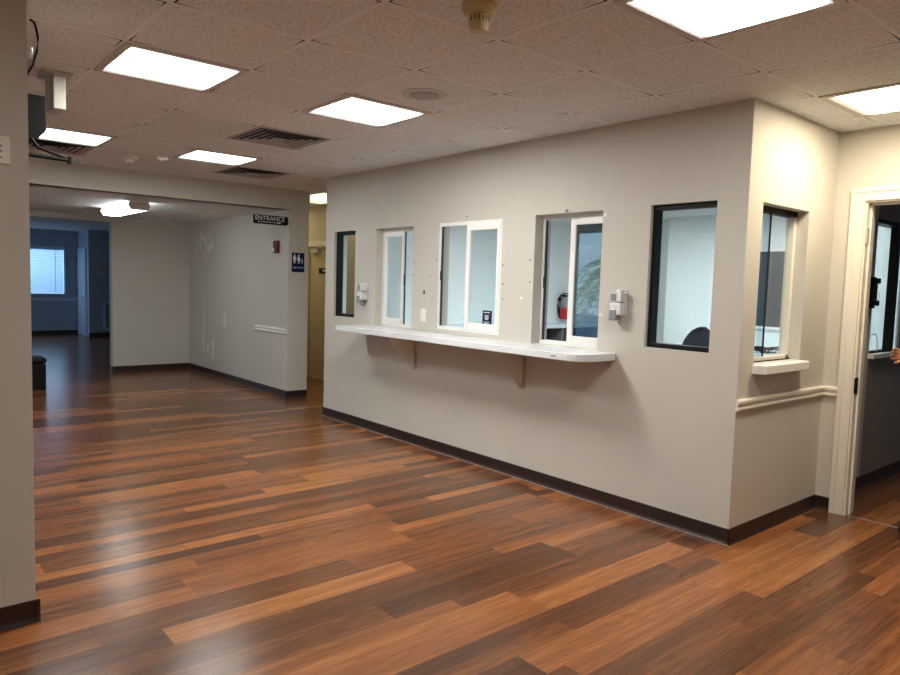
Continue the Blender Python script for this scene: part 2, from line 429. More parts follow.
# entrance block, corridor, alcove, far room
bm = boxes((-9.3, -5.809, .155, .427, 0, H)); struct('wall_entrance', bm, M['wall'])
bm = boxes((-5.83, -5.809, -5.2, .155, HB, H), (-5.83, -5.809, -5.2, .155, HB-.0, H)); 
bm.free(); bm = boxes((-5.95, -5.792, -5.2, .428, HB, H)); struct('trim_1', bm, M['wall'])
bm = bmesh.new()
for a, b, c, d in holed(-9.4, -4.7, 0, H, [(-7.45, -6.55, 0, 1.955)]): box(bm, a, b, 1.32, 1.44, c, d)
struct('wall_corridor', bm, M['wall_yellow'])
bm = boxes((-4.7, -4.6, .7, 1.44, 0, H)); bm.free()
wall_x('wall_corridor_end', -9.42, -9.3, .427, 1.44, mat='wall_yellow')
bm = bmesh.new()
for a, b, c, d in holed(-5.2, .155, 0, HB, [(-4.4, -.976, 0, 2.225)]): box(bm, -9.30, -9.147, a, b, c, d)
struct('wall_far', bm, M['wall'])
FW = (-2.6, -.075, .97, 2.075)
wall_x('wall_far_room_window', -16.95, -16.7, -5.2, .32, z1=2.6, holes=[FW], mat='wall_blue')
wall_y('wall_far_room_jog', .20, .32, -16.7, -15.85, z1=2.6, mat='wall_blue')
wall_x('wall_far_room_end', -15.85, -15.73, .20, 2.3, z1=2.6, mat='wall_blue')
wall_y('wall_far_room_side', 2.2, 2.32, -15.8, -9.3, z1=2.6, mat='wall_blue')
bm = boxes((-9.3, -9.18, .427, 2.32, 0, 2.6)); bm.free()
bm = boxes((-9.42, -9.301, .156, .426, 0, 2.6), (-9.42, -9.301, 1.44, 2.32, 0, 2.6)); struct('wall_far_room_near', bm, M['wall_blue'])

# ------------------------------------------------------------ baseboards and rails
BH = .094
def base_profile(s):  # distance from wall (s=+1/-1 direction), height
    return [(0, 0), (.014*s, 0), (.011*s, .006), (.006*s, .016), (.004*s, .03), (.004*s, BH-.004), (.002*s, BH), (0, BH)]
def base_y(name, y, x0, x1, s=-1):       # wall facing y direction s
    bm = bmesh.new(); prism(bm, [(y+a, b) for a, b in base_profile(s)], 0, x0, x1)
    struct(name, bm, M['base'])
def base_x(name, x, y0, y1, s=1):
    bm = bmesh.new(); prism(bm, [(x+a, b) for a, b in base_profile(s)], 1, y0, y1)
    struct(name, bm, M['base'])
base_y('baseboard_front', 0, -4.66, .012)
base_x('baseboard_side', 0, -.012, D)
base_y('baseboard_right', D, 0, .1)
base_y('baseboard_right_far', D, 1.21, 4.5)
base_x('baseboard_hallway', 0, D+.14, 5.1)
base_x('baseboard_pillar', -1.308, -5.2, -3.27)
base_y('baseboard_pillar_end', -3.286, -1.56, -1.296, s=1)
base_x('baseboard_entrance_end', -5.809, .143, .427)
base_y('baseboard_entrance', .155, -9.147, -5.797)
base_x('baseboard_far', -9.147, -.988, .155)
base_y('baseboard_far_end', -.976, -9.30, -9.135)
base_y('baseboard_corridor_left', 1.32, -9.3, -7.53)
base_y('baseboard_corridor_right', 1.32, -6.47, -4.7)
base_x('baseboard_corridor_corner', -4.648, -.0, .10, s=-1)
base_x('baseboard_far_room_window', -16.7, -5.2, .2)
base_x('baseboard_far_room_end', -15.73, .2, 2.2)
bm = boxes((-4.65, .014, -.0165, -.0135, 0, .004)); struct('trim_2', bm, M['caulk'])
# chair rails
def rail_prof(s):
    z = .785
    return [(0, z), (.010*s, z), (.018*s, z+.008), (.018*s, z+.018), (.010*s, z+.024), (.010*s, z+.038), (.022*s, z+.046), (.022*s, z+.060), (.012*s, z+.068), (0, z+.068)]
bm = bmesh.new(); prism(bm, [(0+a, b) for a, b in rail_prof(1)], 1, -.0, D); struct('trim_3', bm, M['cream'])
bm = bmesh.new(); prism(bm, [(D+a, b) for a, b in rail_prof(-1)], 0, 0, .1); struct('trim_4', bm, M['cream'])
bm = bmesh.new(); prism(bm, [(.155+a, b+.003) for a, b in rail_prof(-1)], 0, -6.70, -5.809); struct('trim_5', bm, M['white'])
# far room chair rail
bm = boxes((-16.7, -16.68, -5.2, .2, .80, .87)); struct('trim_6', bm, M['bluedoor'])
# threshold line
bm = boxes((.20, 1.11, 1.19, 1.20, 0, .003)); struct('trim_7', bm, M['greytrack'])

# ------------------------------------------------------------ doorway at the right
r = empty('door_1', (.2, D, 0), 'cream painted door casing and open doorway at the right end of the lobby', 'door', kind='structure')
def casing(bm, u0, u1, zt, y, s=-1, w=.085):
    for a, b in ((u0-w-.012, u0-.012), (u1+.012, u1+w+.012)):
        c, d = (a, a+.03) if a < u0 else (b-.03, b)
        box(bm, *((d, b) if a < u0 else (a, c)), y, y+s*.016, 0, zt+w-.018)
        box(bm, c, d, y, y+s*.022, 0, zt+w+.012)
    box(bm, u0-.012, u1+.012, y, y+s*.016, zt+.012, zt+w-.018)
    box(bm, u0-w+.018, u1+w-.018, y, y+s*.022, zt+w-.018, zt+w+.012)
bm = bmesh.new(); casing(bm, .20, 1.11, 2.07, D); part(r, 'casing', bm, M['cream'])
bm = boxes((.185, .20, D, D+.14, 0, 2.07), (1.11, 1.125, D, D+.14, 0, 2.07), (.185, 1.125, D, D+.14, 2.07, 2.085))
part(r, 'jamb', bm, M['cream'])
bm = boxes((.20, .212, D+.05, D+.085, 0, 2.07), (1.098, 1.11, D+.05, D+.085, 0, 2.07), (.20, 1.11, D+.05, D+.085, 2.058, 2.07))
part(r, 'door_stop', bm, M['cream'])
bm = boxes((.199, .204, D+.004, D+.045, .82, .93)); tube(bm, [(.204, D-.002, .825), (.204, D-.002, .925)], .007)
part(r, 'hinge', bm, M['black'])
bm = boxes((.199, .204, D+.004, D+.045, 1.80, 1.91)); tube(bm, [(.204, D-.002, 1.805), (.204, D-.002, 1.905)], .007)
part(r, 'hinge', bm, M['bracket'])

# ------------------------------------------------------------ corridor door
r = empty('door_2', (-7.45, 1.32, 0), 'cream corridor door with closer beyond the narrow passage', 'door', kind='structure')
bm = boxes((-7.445, -6.555, 1.345, 1.385, .001, 1.95)); part(r, 'door_leaf', bm, M['doorp'], bevel=.002)
bm = boxes((-7.52, -7.45, 1.30, 1.32, 0, 1.955), (-6.55, -6.47, 1.30, 1.32, 0, 1.955), (-7.52, -6.47, 1.295, 1.32, 1.955, 2.03))
part(r, 'casing', bm, M['cream'], bevel=.003)
bm = boxes((-7.34, -7.12, 1.29, 1.345, 1.865, 1.925)); tube(bm, [(-7.15, 1.30, 1.93), (-7.0, 1.25, 1.935), (-6.9, 1.31, 1.945)], .008)
part(r, 'door_closer', bm, M['bracket'])
r = empty('room_sign', (-7.02, 1.3445, 1.6), 'small black room sign with white lettering on the corridor door', 'sign')
bm = boxes((-7.15, -6.88, 1.333, 1.344, 1.565, 1.645)); part(r, 'plate', bm, M['signb'], bevel=.003)
part(r, 'lettering', text_bm('MEN', .05, frame_m(-7.0, 1.332, 1.605, '-y')), M['signw'])

# ------------------------------------------------------------ windows
def fr_y(x0, x1, ya, yb, z0, z1, l, r, t, b):
    return boxes((x0, x0+l, ya, yb, z0, z1), (x1-r, x1, ya, yb, z0, z1), (x0+l, x1-r, ya, yb, z1-t, z1), (x0+l, x1-r, ya, yb, z0, z0+b))
def fixed_window(n, rng, label):
    x0, x1, z0, z1 = rng
    r = empty('window_%d' % n, (x0, 0, z0), label, 'window', kind='structure')
    f = .024; ya, yb = .028, .098
    part(r, 'frame', fr_y(x0, x1, ya, yb, z0, z1, f, f*.35, f*1.3, f*1.2), M['black'], bevel=.002)
    part(r, 'pane', boxes((x0+.01, x1-.005, .060, .066, z0+.01, z1-.01)), M['glass'])
fixed_window(1, W[1], 'narrow black-framed fixed window at the far left of the counter wall')
fixed_window(5, W[5], 'black-framed fixed window nearest the corner of the counter wall')
def slider(n, rng, label, y, sash_right=True, flush=False):
    x0, x1, z0, z1 = rng; w = x1-x0
    r = empty('window_%d' % n, (x0, 0, z0), label, 'window', kind='structure')
    f = .022
    part(r, 'frame', fr_y(x0, x1, y, y+.05, z0, z1, f, f, .032, .03), M['vinyl'], bevel=.002)
    mid = x0 + w*.52
    if sash_right:
        a, b = mid-.045, x1-f-.0005; ys = y-.004
        part(r, 'track', boxes((x0+f, x0+f+.010, y+.010, y+.026, z0+.03, z1-.032)), M['track'])
        part(r, 'rail', boxes((x0+f, x0+f+.012, y+.026, y+.05, z0+.03, z1-.032)), M['greytrack'])
    else:
        a, b = x0+f+.0005, mid+.045; ys = y-.004
        part(r, 'track', boxes((mid+.047, mid+.055, y+.008, y+.02, z0+.03, z1-.032), (mid+.05, mid+.058, y+.0, y+.012, z0+.40, z0+.50)), M['track'])
    s = part(r, 'sash', fr_y(a, b, ys, ys+.024, z0+.020, z1-.025, .045, .030, .053, .060), M['vinyl'], bevel=.002)
    part(s, 'pane', boxes((a+.04, b-.025, ys+.010, ys+.014, z0+.07, z1-.07)), M['glass2' if n == 4 else 'glass'])
    part(r, 'latch', boxes((x0+f+.002, x0+f+.014, y-.002, y+.012, z0+.42, z0+.50)) if sash_right else boxes((mid+.026, mid+.044, ys-.008, ys, z0+.04, z0+.075)), M['track' if sash_right else 'plastic'])
    return r
slider(2, W[2], 'white sliding service window with its left sash closed, second from the left', .075, sash_right=False)
slider(3, W[3], 'wide white sliding service window flush with the wall, blue sign on its glass', .003)
slider(4, W[4], 'white sliding service window nearest the right end of the counter, outdoor reflections in its pane', .082)
# side window
y0, y1, z0, z1 = W6
r = empty('window_6', (0, y0, z0), 'deep-set sliding window with glass panels in the warm side wall', 'window', kind='structure')
xf = -.075
part(r, 'frame', boxes((xf-.05, xf, y0, y0+.02, z0, z1), (xf-.05, xf, y1-.03, y1, z0, z1), (xf-.05, xf, y0, y1, z0, z0+.028)), M['cream'], bevel=.002)
part(r, 'head_track', boxes((xf-.05, xf+.004, y0, y1, z1-.035, z1)), M['black'])
part(r, 'pane', boxes((xf-.018, xf-.012, y0+.01, y0+.29, z0+.02, z1-.03)), M['glass'])
part(r, 'pane', boxes((xf-.038, xf-.032, y0+.25, y1-.02, z0+.02, z1-.03)), M['glass'])
part(r, 'meeting_stile', boxes((xf-.020, xf-.010, y0+.290, y0+.295, z0+.02, z1-.03)), M['track'])
part(r, 'sill_track', boxes((xf-.05, xf+.012, y0, y1, z0-.001, z0+.006)), M['black'])
# sill
bm = bmesh.new(); prism(bm, [(-.07, .176), (.0, .176), (.0, .16), (.045, .16), (.075, .19), (.075, .76), (.055, .80), (0.0, .80), (0, .789), (-.07, .789)], 2, .993, 1.0445)
tag(link('window_sill', bm, M['white'], bevel=.004), 'white rounded sill shelf under the side wall window', 'sill')['kind'] = 'structure'
# hallway window
y0, y1, z0, z1 = W7
r = empty('window_7', (0, y0, z0), 'black-framed pass-through window in the dark hallway wall', 'window', kind='structure')
part(r, 'frame', boxes((-.09, -.005, y0, y0+.02, z0, z1), (-.05, .006, 2.40, 2.47, z0, z1), (-.09, .005, y1-.03, y1, z0, z1), (-.09, .006, y0, y1, z1-.03, z1)), M['black'], bevel=.002)
part(r, 'pane', boxes((-.046, -.040, y0+.01, y1-.02, z0, z1-.02)), M['glass'])
bm = bmesh.new()
def ring_pts(cx, cz, rr, n, a0=0, a1=2*PI): return [(-.036, cx+rr*math.cos(a0+(a1-a0)*i/n), cz+rr*math.sin(a0+(a1-a0)*i/n)) for i in range(n+1)]
tube(bm, ring_pts(2.17, 1.445, .05, 24), .004, 6); part(r, 'speak_hole', bm, M['signw'])
bm = bmesh.new(); pts = [(-.036, 2.06, 1.04)] + [(-.036, 2.155-.095*math.cos(PI*i/14), 1.08+.10*math.sin(PI*i/14)) for i in range(15)] + [(-.036, 2.25, 1.04)]
tube(bm, pts, .004, 6); part(r, 'pass_slot', bm, M['signw'])
part(r, 'sill', boxes((-.11, .045, y0-.02, y1+.06, z0-.035, z0)), M['lam'], bevel=.003)
# far room window
r = empty('window_8', (-16.7, -2.6, .97), 'bright window with white horizontal blinds in the dark far room', 'window', kind='structure')
part(r, 'frame', boxes((-16.76, -16.68, -.115, -.075, .97, 2.075), (-16.76, -16.68, -2.6, -2.56, .97, 2.075), (-16.76, -16.68, -2.6, -.075, 2.035, 2.075), (-16.76, -16.66, -2.62, -.055, .94, .97), (-16.8, -16.76, -1.36, -1.32, .97, 2.075)), M['bluedoor'])
part(r, 'pane', boxes((-16.80, -16.795, -2.58, -.1, .97, 2.05)), M['glass'])
bm = bmesh.new()
for i in range(22):
    z = 1.0 + i*.047
    v = [bm.verts.new(p) for p in ((-16.738, -2.55, z+.025), (-16.712, -2.55, z-.020), (-16.712, -.12, z-.020), (-16.738, -.12, z+.025))]
    bm.faces.new(v)
mb, nt, out = nmat('backlit_blind_slat')
d_ = N(nt, 'ShaderNodeBsdfDiffuse'); d_.inputs[0].default_value = (.7, .75, .85, 1)
t_ = N(nt, 'ShaderNodeBsdfTranslucent'); t_.inputs[0].default_value = (.50, .72, .98, 1)
nse = N(nt, 'ShaderNodeTexNoise'); nse.inputs['Scale'].default_value = 3
mxs = N(nt, 'ShaderNodeMixShader'); nt.links.new(mth(nt, 'MULTIPLY_ADD', nse.outputs[0], .12, .20), mxs.inputs[0])
nt.links.new(d_.outputs[0], mxs.inputs[1]); nt.links.new(t_.outputs[0], mxs.inputs[2]); nt.links.new(mxs.outputs[0], out.inputs[0])
b_ = empty('window_blind', (-16.72, -1.3, 2.0), 'lowered white horizontal blind glowing blue in the far room', 'blind')
part(b_, 'slats', bm, mb)
part(b_, 'headrail', boxes((-16.745, -16.70, -2.55, -.12, 2.0, 2.034)), M['bluedoor'])
for yy in (-.3, -.9, -1.7, -2.3): part(b_, 'ladder_tape', boxes((-16.704, -16.702, yy, yy+.012, .99, 2.0)), M['blind'])
# lobby south window (only seen mirrored in the service window)
x0, x1, z0, z1 = WS
r = empty('window_9', (x0, -5.2, z0), 'tall narrow window with plants outside, behind the camera', 'window', kind='structure')
part(r, 'frame', boxes((x0, x0+.04, -5.30, -5.22, z0, z1), (x1-.04, x1, -5.30, -5.22, z0, z1), (x0, x1, -5.30, -5.22, z1-.04, z1), (x0, x1, -5.30, -5.22, z0, z0+.04)), M['black'])
part(r, 'pane', boxes((x0+.03, x1-.03, -5.265, -5.26, z0+.03, z1-.03)), M['glass'])

x0, x1, z0, z1 = WF  # unseen window, added only to let blue fill into the far room
r = empty('window_10', (x0, -5.2, z0), 'wide side window added to the far room for blue fill light, out of view', 'window', kind='structure')
part(r, 'frame', boxes((x0, x0+.04, -5.30, -5.22, z0, z1), (x1-.04, x1, -5.30, -5.22, z0, z1), (x0, x1, -5.30, -5.22, z1-.04, z1), (x0, x1, -5.30, -5.22, z0, z0+.04), ((x0+x1)/2-.03, (x0+x1)/2+.03, -5.30, -5.22, z0, z1)), M['bluedoor'])
part(r, 'pane', boxes((x0+.03, x1-.03, -5.265, -5.26, z0+.03, z1-.03)), M['glass'])
# far room door on the jog wall
r = empty('door_3', (-16.7, .2, 0), 'pale blue panelled door with lever handle in the dark far room', 'door', kind='structure')
part(r, 'door_leaf', boxes((-16.66, -15.90, .165, .20, .01, 2.05), (-16.56, -16.0, .158, .165, .2, .85), (-16.56, -16.0, .158, .165, 1.05, 1.9)), M['bluedoor'], bevel=.003)
bm = bmesh.new(); tube(bm, [(-15.98, .165, .93), (-15.98, .12, .93), (-16.10, .12, .93)], .012); part(r, 'door_handle', bm, M['steel'])
bm = boxes((-16.68, -16.655, .155, .20, .25, .35), (-16.68, -16.655, .155, .20, 1.0, 1.1), (-16.68, -16.655, .155, .20, 1.75, 1.85)); part(r, 'hinge', bm, M['black'])
r = empty('thermostat', (-15.73, .5, 1.46), 'pale thermostat on the dark far room wall beside the door', 'thermostat')
part(r, 'cover', boxes((-15.73, -15.70, .44, .50, 1.42, 1.50)), M['bluedoor'], bevel=.004)
part(r, 'dial', boxes((-15.73, -15.705, .52, .56, 1.43, 1.49)), M['bluedoor'], bevel=.004)
r = empty('wall_grille', (-15.73, .62, .5), 'white-framed wall grille low on the dark far room wall', 'grille')
part(r, 'frame', boxes((-15.73, -15.70, .50, .55, .15, .82), (-15.73, -15.70, .95, 1.0, .15, .82), (-15.73, -15.70, .55, .95, .78, .82), (-15.73, -15.70, .55, .95, .15, .2)), M['bluedoor'])
bm = bmesh.new()
for i in range(12): box(bm, -15.73, -15.715, .55, .95, .22+i*.046, .24+i*.046)
part(r, 'louvres', bm, M['deskdark'])

# ------------------------------------------------------------ counter shelf and brackets
bm = bmesh.new()
cx0, cx1, cd, rr = -3.87, -.845, -.355, .15
pts = [(cx0, 0), (cx0, cd+.05)] + [(cx0+.05-.05*math.cos(a), cd+.05-.05*math.sin(a)) for a in [PI/2*i/5 for i in range(1, 6)]]
pts += [(cx1-rr+rr*math.sin(a), cd+rr-rr*math.cos(a)) for a in [PI/2*i/8 for i in range(9)]] + [(cx1, 0)]
prism(bm, pts, 2, .992, 1.040)
r = tag(link('service_counter', bm, M['lam'], bevel=.004), 'long white laminate shelf counter below the service windows', 'counter'); 
bm = boxes((-1.10, -1.055, cd-.0015, cd+.001, 1.010, 1.020)); link('manufacturer_tag', bm, M['caulk'], r)
def bracket(x, label):
    r = empty('counter_bracket', (x, 0, .7), label, 'bracket', 'brackets under the service counter')
    bm = bmesh.new(); prism(bm, [(-.006, .70), (-.035, .70), (-.285, .955), (-.285, .985), (-.006, .985)], 0, x-.002, x+.002)
    part(r, 'gusset', bm, M['gusset'])
    part(r, 'wall_flange', boxes((x-.026, x+.026, -.006, -.0005, .69, .985)), M['bracket'], bevel=.001)
    part(r, 'top_flange', boxes((x-.026, x+.026, -.29, -.006, .985, .991)), M['bracket'], bevel=.001)
    for dx, zz in ((-.014, .71), (.014, .71), (.014, .90)):
        bm = bmesh.new(); lathe(bm, [(.006, -.010), (.006, -.006)], (x+dx, 0, zz), 8, 'y'); part(r, 'screw', bm, M['steel'])
bracket(-3.03, 'grey gusset bracket under the left half of the white counter')
bracket(-1.685, 'grey gusset bracket under the right half of the white counter, below the window with reflections')
r = empty('counter_bracket', (-.9, 0, .94), 'small angle bracket under the right tip of the counter', 'bracket', 'brackets under the service counter')
part(r, 'wall_flange', boxes((-.93, -.87, -.004, -.0005, .940, .991)), M['bracket']); part(r, 'top_flange', boxes((-.93, -.87, -.10, -.004, .987, .9915)), M['bracket'])

# ------------------------------------------------------------ dispensers
def dispenser(x, z, label):
    r = empty('soap_dispenser', (x, 0, z), label, 'dispenser', 'hand sanitizer dispensers on the counter wall')
    part(r, 'back_plate', boxes((x-.035, x+.040, -.02, -.0005, z+.02, z+.185)), M['plastic'], bevel=.004)
    part(r, 'upper_cover', boxes((x-.008, x+.036, -.065, -.02, z+.105, z+.185)), M['plastic'], bevel=.008)
    bm = boxes((x-.045, x-.002, -.07, -.02, z+.115, z+.165)); part(r, 'pump_lever', bm, M['greyp'], bevel=.006)
    part(r, 'lower_cover', boxes((x-.050, x+.038, -.072, -.0205, z+.020, z+.098)), M['plastic'], bevel=.008)
    part(r, 'refill_window', boxes((x-.052, x+.010, -.077, -.03, z-.015, z+.062)), M['greyp'], bevel=.01)
    bm = bmesh.new(); tube(bm, [(x+.04, -.05, z+.17), (x+.075, -.04, z+.165), (x+.10, -.02, z+.13), (x+.105, -.012, z+.09)], .003, 6)
    part(r, 'cable', bm, M['plastic'])
    bm = bmesh.new(); lathe(bm, [(.010, -.02), (.012, 0)], (x+.02, -.055, z-.015), 12); part(r, 'nozzle', bm, M['greyp'])
dispenser(-.815, 1.275, 'white and grey wall dispenser right of the last sliding window')
dispenser(-3.865, 1.265, 'white and grey wall dispenser between the two leftmost windows')
# wall plate
r = empty('wall_plate', (-2.965, 0, 1.18), 'blank white wall plate left of the wide service window', 'wall plate')
part(r, 'plate', boxes((-2.960, -2.888, -.006, -.0003, 1.125, 1.240)), M['white'], bevel=.002)
for zz in (1.15, 1.215):
    bm = bmesh.new(); lathe(bm, [(.003, -.0075), (.003, -.006)], (-2.924, 0, zz), 8, 'y'); part(r, 'screw', bm, M['steel'])
# screw holes
holes = [(-3.084,1.654),(-3.079,1.537),(-2.756,1.67),(-2.84,1.535),(-2.81,1.34),(-1.941,1.625),(-1.933,1.478),(-1.93,1.36),(-1.656,1.661),(-1.648,1.498),(-2.38,2.02)]
proto = None
for i, (x, z) in enumerate(holes):
    if proto is None:
        bm = bmesh.new(); lathe(bm, [(.0065, -.0012), (.0065, -.0002)], (0, 0, 0), 10, 'y'); o = proto = link('screw_hole', bm, M['dark'])
    else: o = proto.copy(); COL.objects.link(o)
    o.location = (x, 0, z); tag(o, 'tiny dark screw hole in the beige counter wall beside the sliding windows', 'screw hole', 'screw holes around the service windows')
for i, (x, z, lab) in enumerate([(-1.734,1.376,'small white filler spot on the wall between the two right sliding windows'),(-.988,1.29,'white filler spot beside the lower right edge of the reflecting window'),(-.985,1.955,'white filler spot at the top right corner of the reflecting window')]):
    bm = bmesh.new(); lathe(bm, [(.011, -.0012), (.011, -.0002)], (0, 0, 0), 10, 'y'); o = link('filler_spot', bm, M['white']); o.location = (x, 0, z)
    tag(o, lab, 'filler spot')
bm = bmesh.new(); lathe(bm, [(.016, -.004), (.012, -.0002)], (0, 0, 0), 12, 'y'); o = link('cable_hole', bm, M['dark']); o.location = (-2.92, 0, 1.385); o.scale = (.7, 1, 1.3)
tag(o, 'dark cable hole in the wall above the blank white plate', 'cable hole')
bm = bmesh.new(); lathe(bm, [(.010, -.022), (.012, -.0002)], (0, 0, 0), 10, 'y'); o = link('wall_anchor', bm, M['bracket']); o.location = (-1.318, 0, 2.003)
tag(o, 'small beige anchor stub above the reflecting service window', 'anchor')
# sign on the glass of window 3
r = empty('window_sticker', (-2.12, .018, 1.21), 'dark blue notice sticker with white print on the wide service window', 'sticker')
part(r, 'sheet', boxes((-2.165, -2.065, .010, .018, 1.150, 1.262)), M['navy'])
bm = boxes((-2.152, -2.078, .0078, .0095, 1.243, 1.250))
part(r, 'heading', bm, M['signw'])
bm = bmesh.new()
for i, wd in enumerate((.05, .034, .05, .034)): box(bm, -2.115-wd/2, -2.115+wd/2, .0078, .0095, 1.218-i*.010, 1.224-i*.010)
for i, wd in enumerate((.07, .05)): box(bm, -2.115-wd/2, -2.115+wd/2, .0078, .0095, 1.168-i*.009, 1.172-i*.009)
part(r, 'print', bm, M['signw'])

# ------------------------------------------------------------ signs on the entrance wall
X_ = -5.835
r = empty('entrance_sign', (X_, .15, 2.2), 'black projecting sign reading ENTRANCE with a white arrow', 'sign')
bm = bmesh.new(); prism(bm, [(-.285, 2.110), (.135, 2.110), (.1545, 2.125), (.1545, 2.20), (.135, 2.215), (-.285, 2.215)], 0, X_-.012, X_+.012)
part(r, 'board', bm, M['signb'], bevel=.003)
part(r, 'lettering', text_bm('ENTRANCE', .074, frame_m(X_+.0125, -.08, 2.176, '+x')), M['signw'])
bm = boxes((X_+.012, X_+.0135, -.235, .025, 2.131, 2.137)); prism(bm, [(.02, 2.124), (.07, 2.134), (.02, 2.144)], 0, X_+.012, X_+.0135)
part(r, 'arrow', bm, M['signw'])
r = empty('restroom_sign', (-5.809, .286, 1.67), 'navy restroom sign with white figures on the end of the entrance wall', 'sign')
part(r, 'board', boxes((-5.809, -5.803, .200, .370, 1.556, 1.792)), M['navy'], bevel=.004)
bm = bmesh.new(); xs = -5.8028
def fig(y, s, woman=False):
    lathe(bm, [(.0105*s, 0), (.0105*s, .001)], (xs, y, 1.762), 12, 'x')
    if woman: prism(bm, [(y-.010, 1.747), (y+.010, 1.747), (y+.024, 1.70), (y-.024, 1.70)], 0, xs, xs+.001); box(bm, xs, xs+.001, y-.011, y-.002, 1.665, 1.70); box(bm, xs, xs+.001, y+.002, y+.011, 1.665, 1.70)
    else: box(bm, xs, xs+.001, y-.020, y+.020, 1.735, 1.748); box(bm, xs, xs+.001, y-.013, y+.013, 1.70, 1.74); box(bm, xs, xs+.001, y-.013, y-.002, 1.665, 1.70); box(bm, xs, xs+.001, y+.002, y+.013, 1.665, 1.70); box(bm, xs, xs+.001, y-.021, y-.015, 1.705, 1.74); box(bm, xs, xs+.001, y+.015, y+.021, 1.705, 1.74)
fig(.235, 1); fig(.292, 1, True)
lathe(bm, [(.006, 0), (.006, .001)], (xs, .335, 1.715), 10, 'x'); box(bm, xs, xs+.001, .332, .338, 1.685, 1.71); box(bm, xs, xs+.001, .334, .352, 1.684, 1.69); tube(bm, [(xs, .338+.016*math.cos(a), 1.679+.016*math.sin(a)) for a in [i*PI/6 for i in range(4, 12)]], .002, 5)
part(r, 'pictogram', bm, M['signw'])
part(r, 'lettering', text_bm('RESTROOM', .026, frame_m(xs, .285, 1.61, '+x')), M['signw'])
r = empty('fire_alarm', (-6.1, .155, 1.86), 'dark red fire alarm strobe below the ENTRANCE sign', 'fire alarm')
part(r, 'housing', boxes((-6.15, -6.035, .115, .1545, 1.785, 1.940)), M['red'], bevel=.01)
part(r, 'strobe_lens', boxes((-6.145, -6.105, .098, .115, 1.80, 1.845)), M['signw'], bevel=.006)

# paint patches on the entrance wall
def blob(bm, x, z, w, h, y=.1535):
    n = 12; vs = []
    for i in range(n):
        a = 2*PI*i/n; k = random.uniform(.75, 1.1); vs.append((x+w/2*k*math.cos(a), z+h/2*k*math.sin(a)))
    A = [bm.verts.new((p[0], y, p[1])) for p in vs]; bm.faces.new(A)
    B = [bm.verts.new((p[0], .1549, p[1])) for p in vs]
    for i in range(n): bm.faces.new((A[i], A[(i+1) % n], B[(i+1) % n], B[i]))
clusters = [
 ('cluster of pale brush dabs high on the entrance wall', [(-8.66,2.09,.09,.14),(-8.55,2.03,.08,.12),(-8.45,1.97,.08,.18),(-8.31,2.07,.09,.13),(-8.24,1.93,.14,.14),(-8.36,1.88,.1,.16),(-8.70,1.95,.07,.18),(-8.83,1.98,.05,.12),(-8.49,1.77,.05,.12),(-8.85,1.83,.05,.08)]),
 ('short pale vertical patch stripe mid height on the entrance wall', [(-8.52,1.16,.07,.14),(-8.53,1.03,.05,.13)]),
 ('long pale vertical patch stripe low on the entrance wall', [(-8.53,.83,.08,.22),(-8.53,.68,.07,.22),(-8.53,.50,.07,.22),(-8.53,.38,.07,.13)]),
 ('pale oval spackle spot right of the long patch stripe', [(-7.74,.85,.10,.22)]),
 ('pale spackle dabs near the baseboard of the entrance wall', [(-8.37,.40,.11,.15),(-8.16,.46,.14,.17),(-8.17,.30,.10,.14)])]
for lab, bl in clusters:
    r = empty('paint_patch', (bl[0][0], .155, bl[0][1]), lab, 'paint patch')
    for i, b in enumerate(bl):
        bm = bmesh.new(); blob(bm, *b, y=.1535-.00012*i); part(r, 'dab', bm, M['patch'])

# ------------------------------------------------------------ ceiling fixtures
def panel(cx, cy, label, mat='led', w=G, l=G, z=H, group='recessed ceiling light panels'):
    r = empty('ceiling_light', (cx, cy, z), label, 'ceiling light', group)
    a, b = w/2-.004, l/2-.004; f = .034
    part(r, 'frame', boxes((cx-a, cx-a+f, cy-b, cy+b, z-.010, z-.0005), (cx+a-f, cx+a, cy-b, cy+b, z-.010, z-.0005), (cx-a+f, cx+a-f, cy-b, cy-b+f, z-.010, z-.0005), (cx-a+f, cx+a-f, cy+b-f, cy+b, z-.010, z-.0005)), M['lframe'])
    bm = bmesh.new(); bm.faces.new([bm.verts.new(p) for p in ((cx-a+f, cy-b+f, z-.005), (cx-a+f, cy+b-f, z-.005), (cx+a-f, cy+b-f, z-.005), (cx+a-f, cy-b+f, z-.005))])
    bmesh.ops.translate(bm, verts=bm.verts, vec=(-cx, -cy, -z))
    me = bpy.data.meshes.new('diffuser'); bm.to_mesh(me); bm.free(); me.materials.append(M[mat])   # one sheet, its face looks down
    o = bpy.data.objects.new('diffuser', me); COL.objects.link(o); o.parent = r
    return r
cells = {}
def cell(i, j): return GX+G*(i+.5), GY+G*(j-.5)
LP = [((0, 0), 'led', 'large bright square ceiling light at the top edge above the corner'),
      ((0, 3), 'led_warm', 'warm square ceiling light at the right edge above the doorway wall'),
      ((-4, 0), 'led_mid', 'square ceiling light between the round speaker and the near ceiling vent'),
      ((-4, -2), 'led', 'square ceiling light at the upper left nearest the pillar'),
      ((-8, 0), 'led_far', 'square ceiling light far back beside the second ceiling vent'),
      ((-8, -2), 'led_far', 'square ceiling light far left just below the black wall monitor'),
      ((0, -4), 'led_dim', 'square ceiling light behind the camera on the left'),
      ((4, 0), 'led_dim', 'square ceiling light beyond the right edge of the view'),
]
for (i, j), mt, lab in LP: panel(*cell(i, j), lab, mt)
panel(-2.4, 2.1, 'office ceiling light behind the service windows', 'led_off', 1.2, .6, OH, 'office ceiling lights')
panel(-.9, 3.2, 'office ceiling light near the hallway side', 'led_off2', .6, .6, OH, 'office ceiling lights')
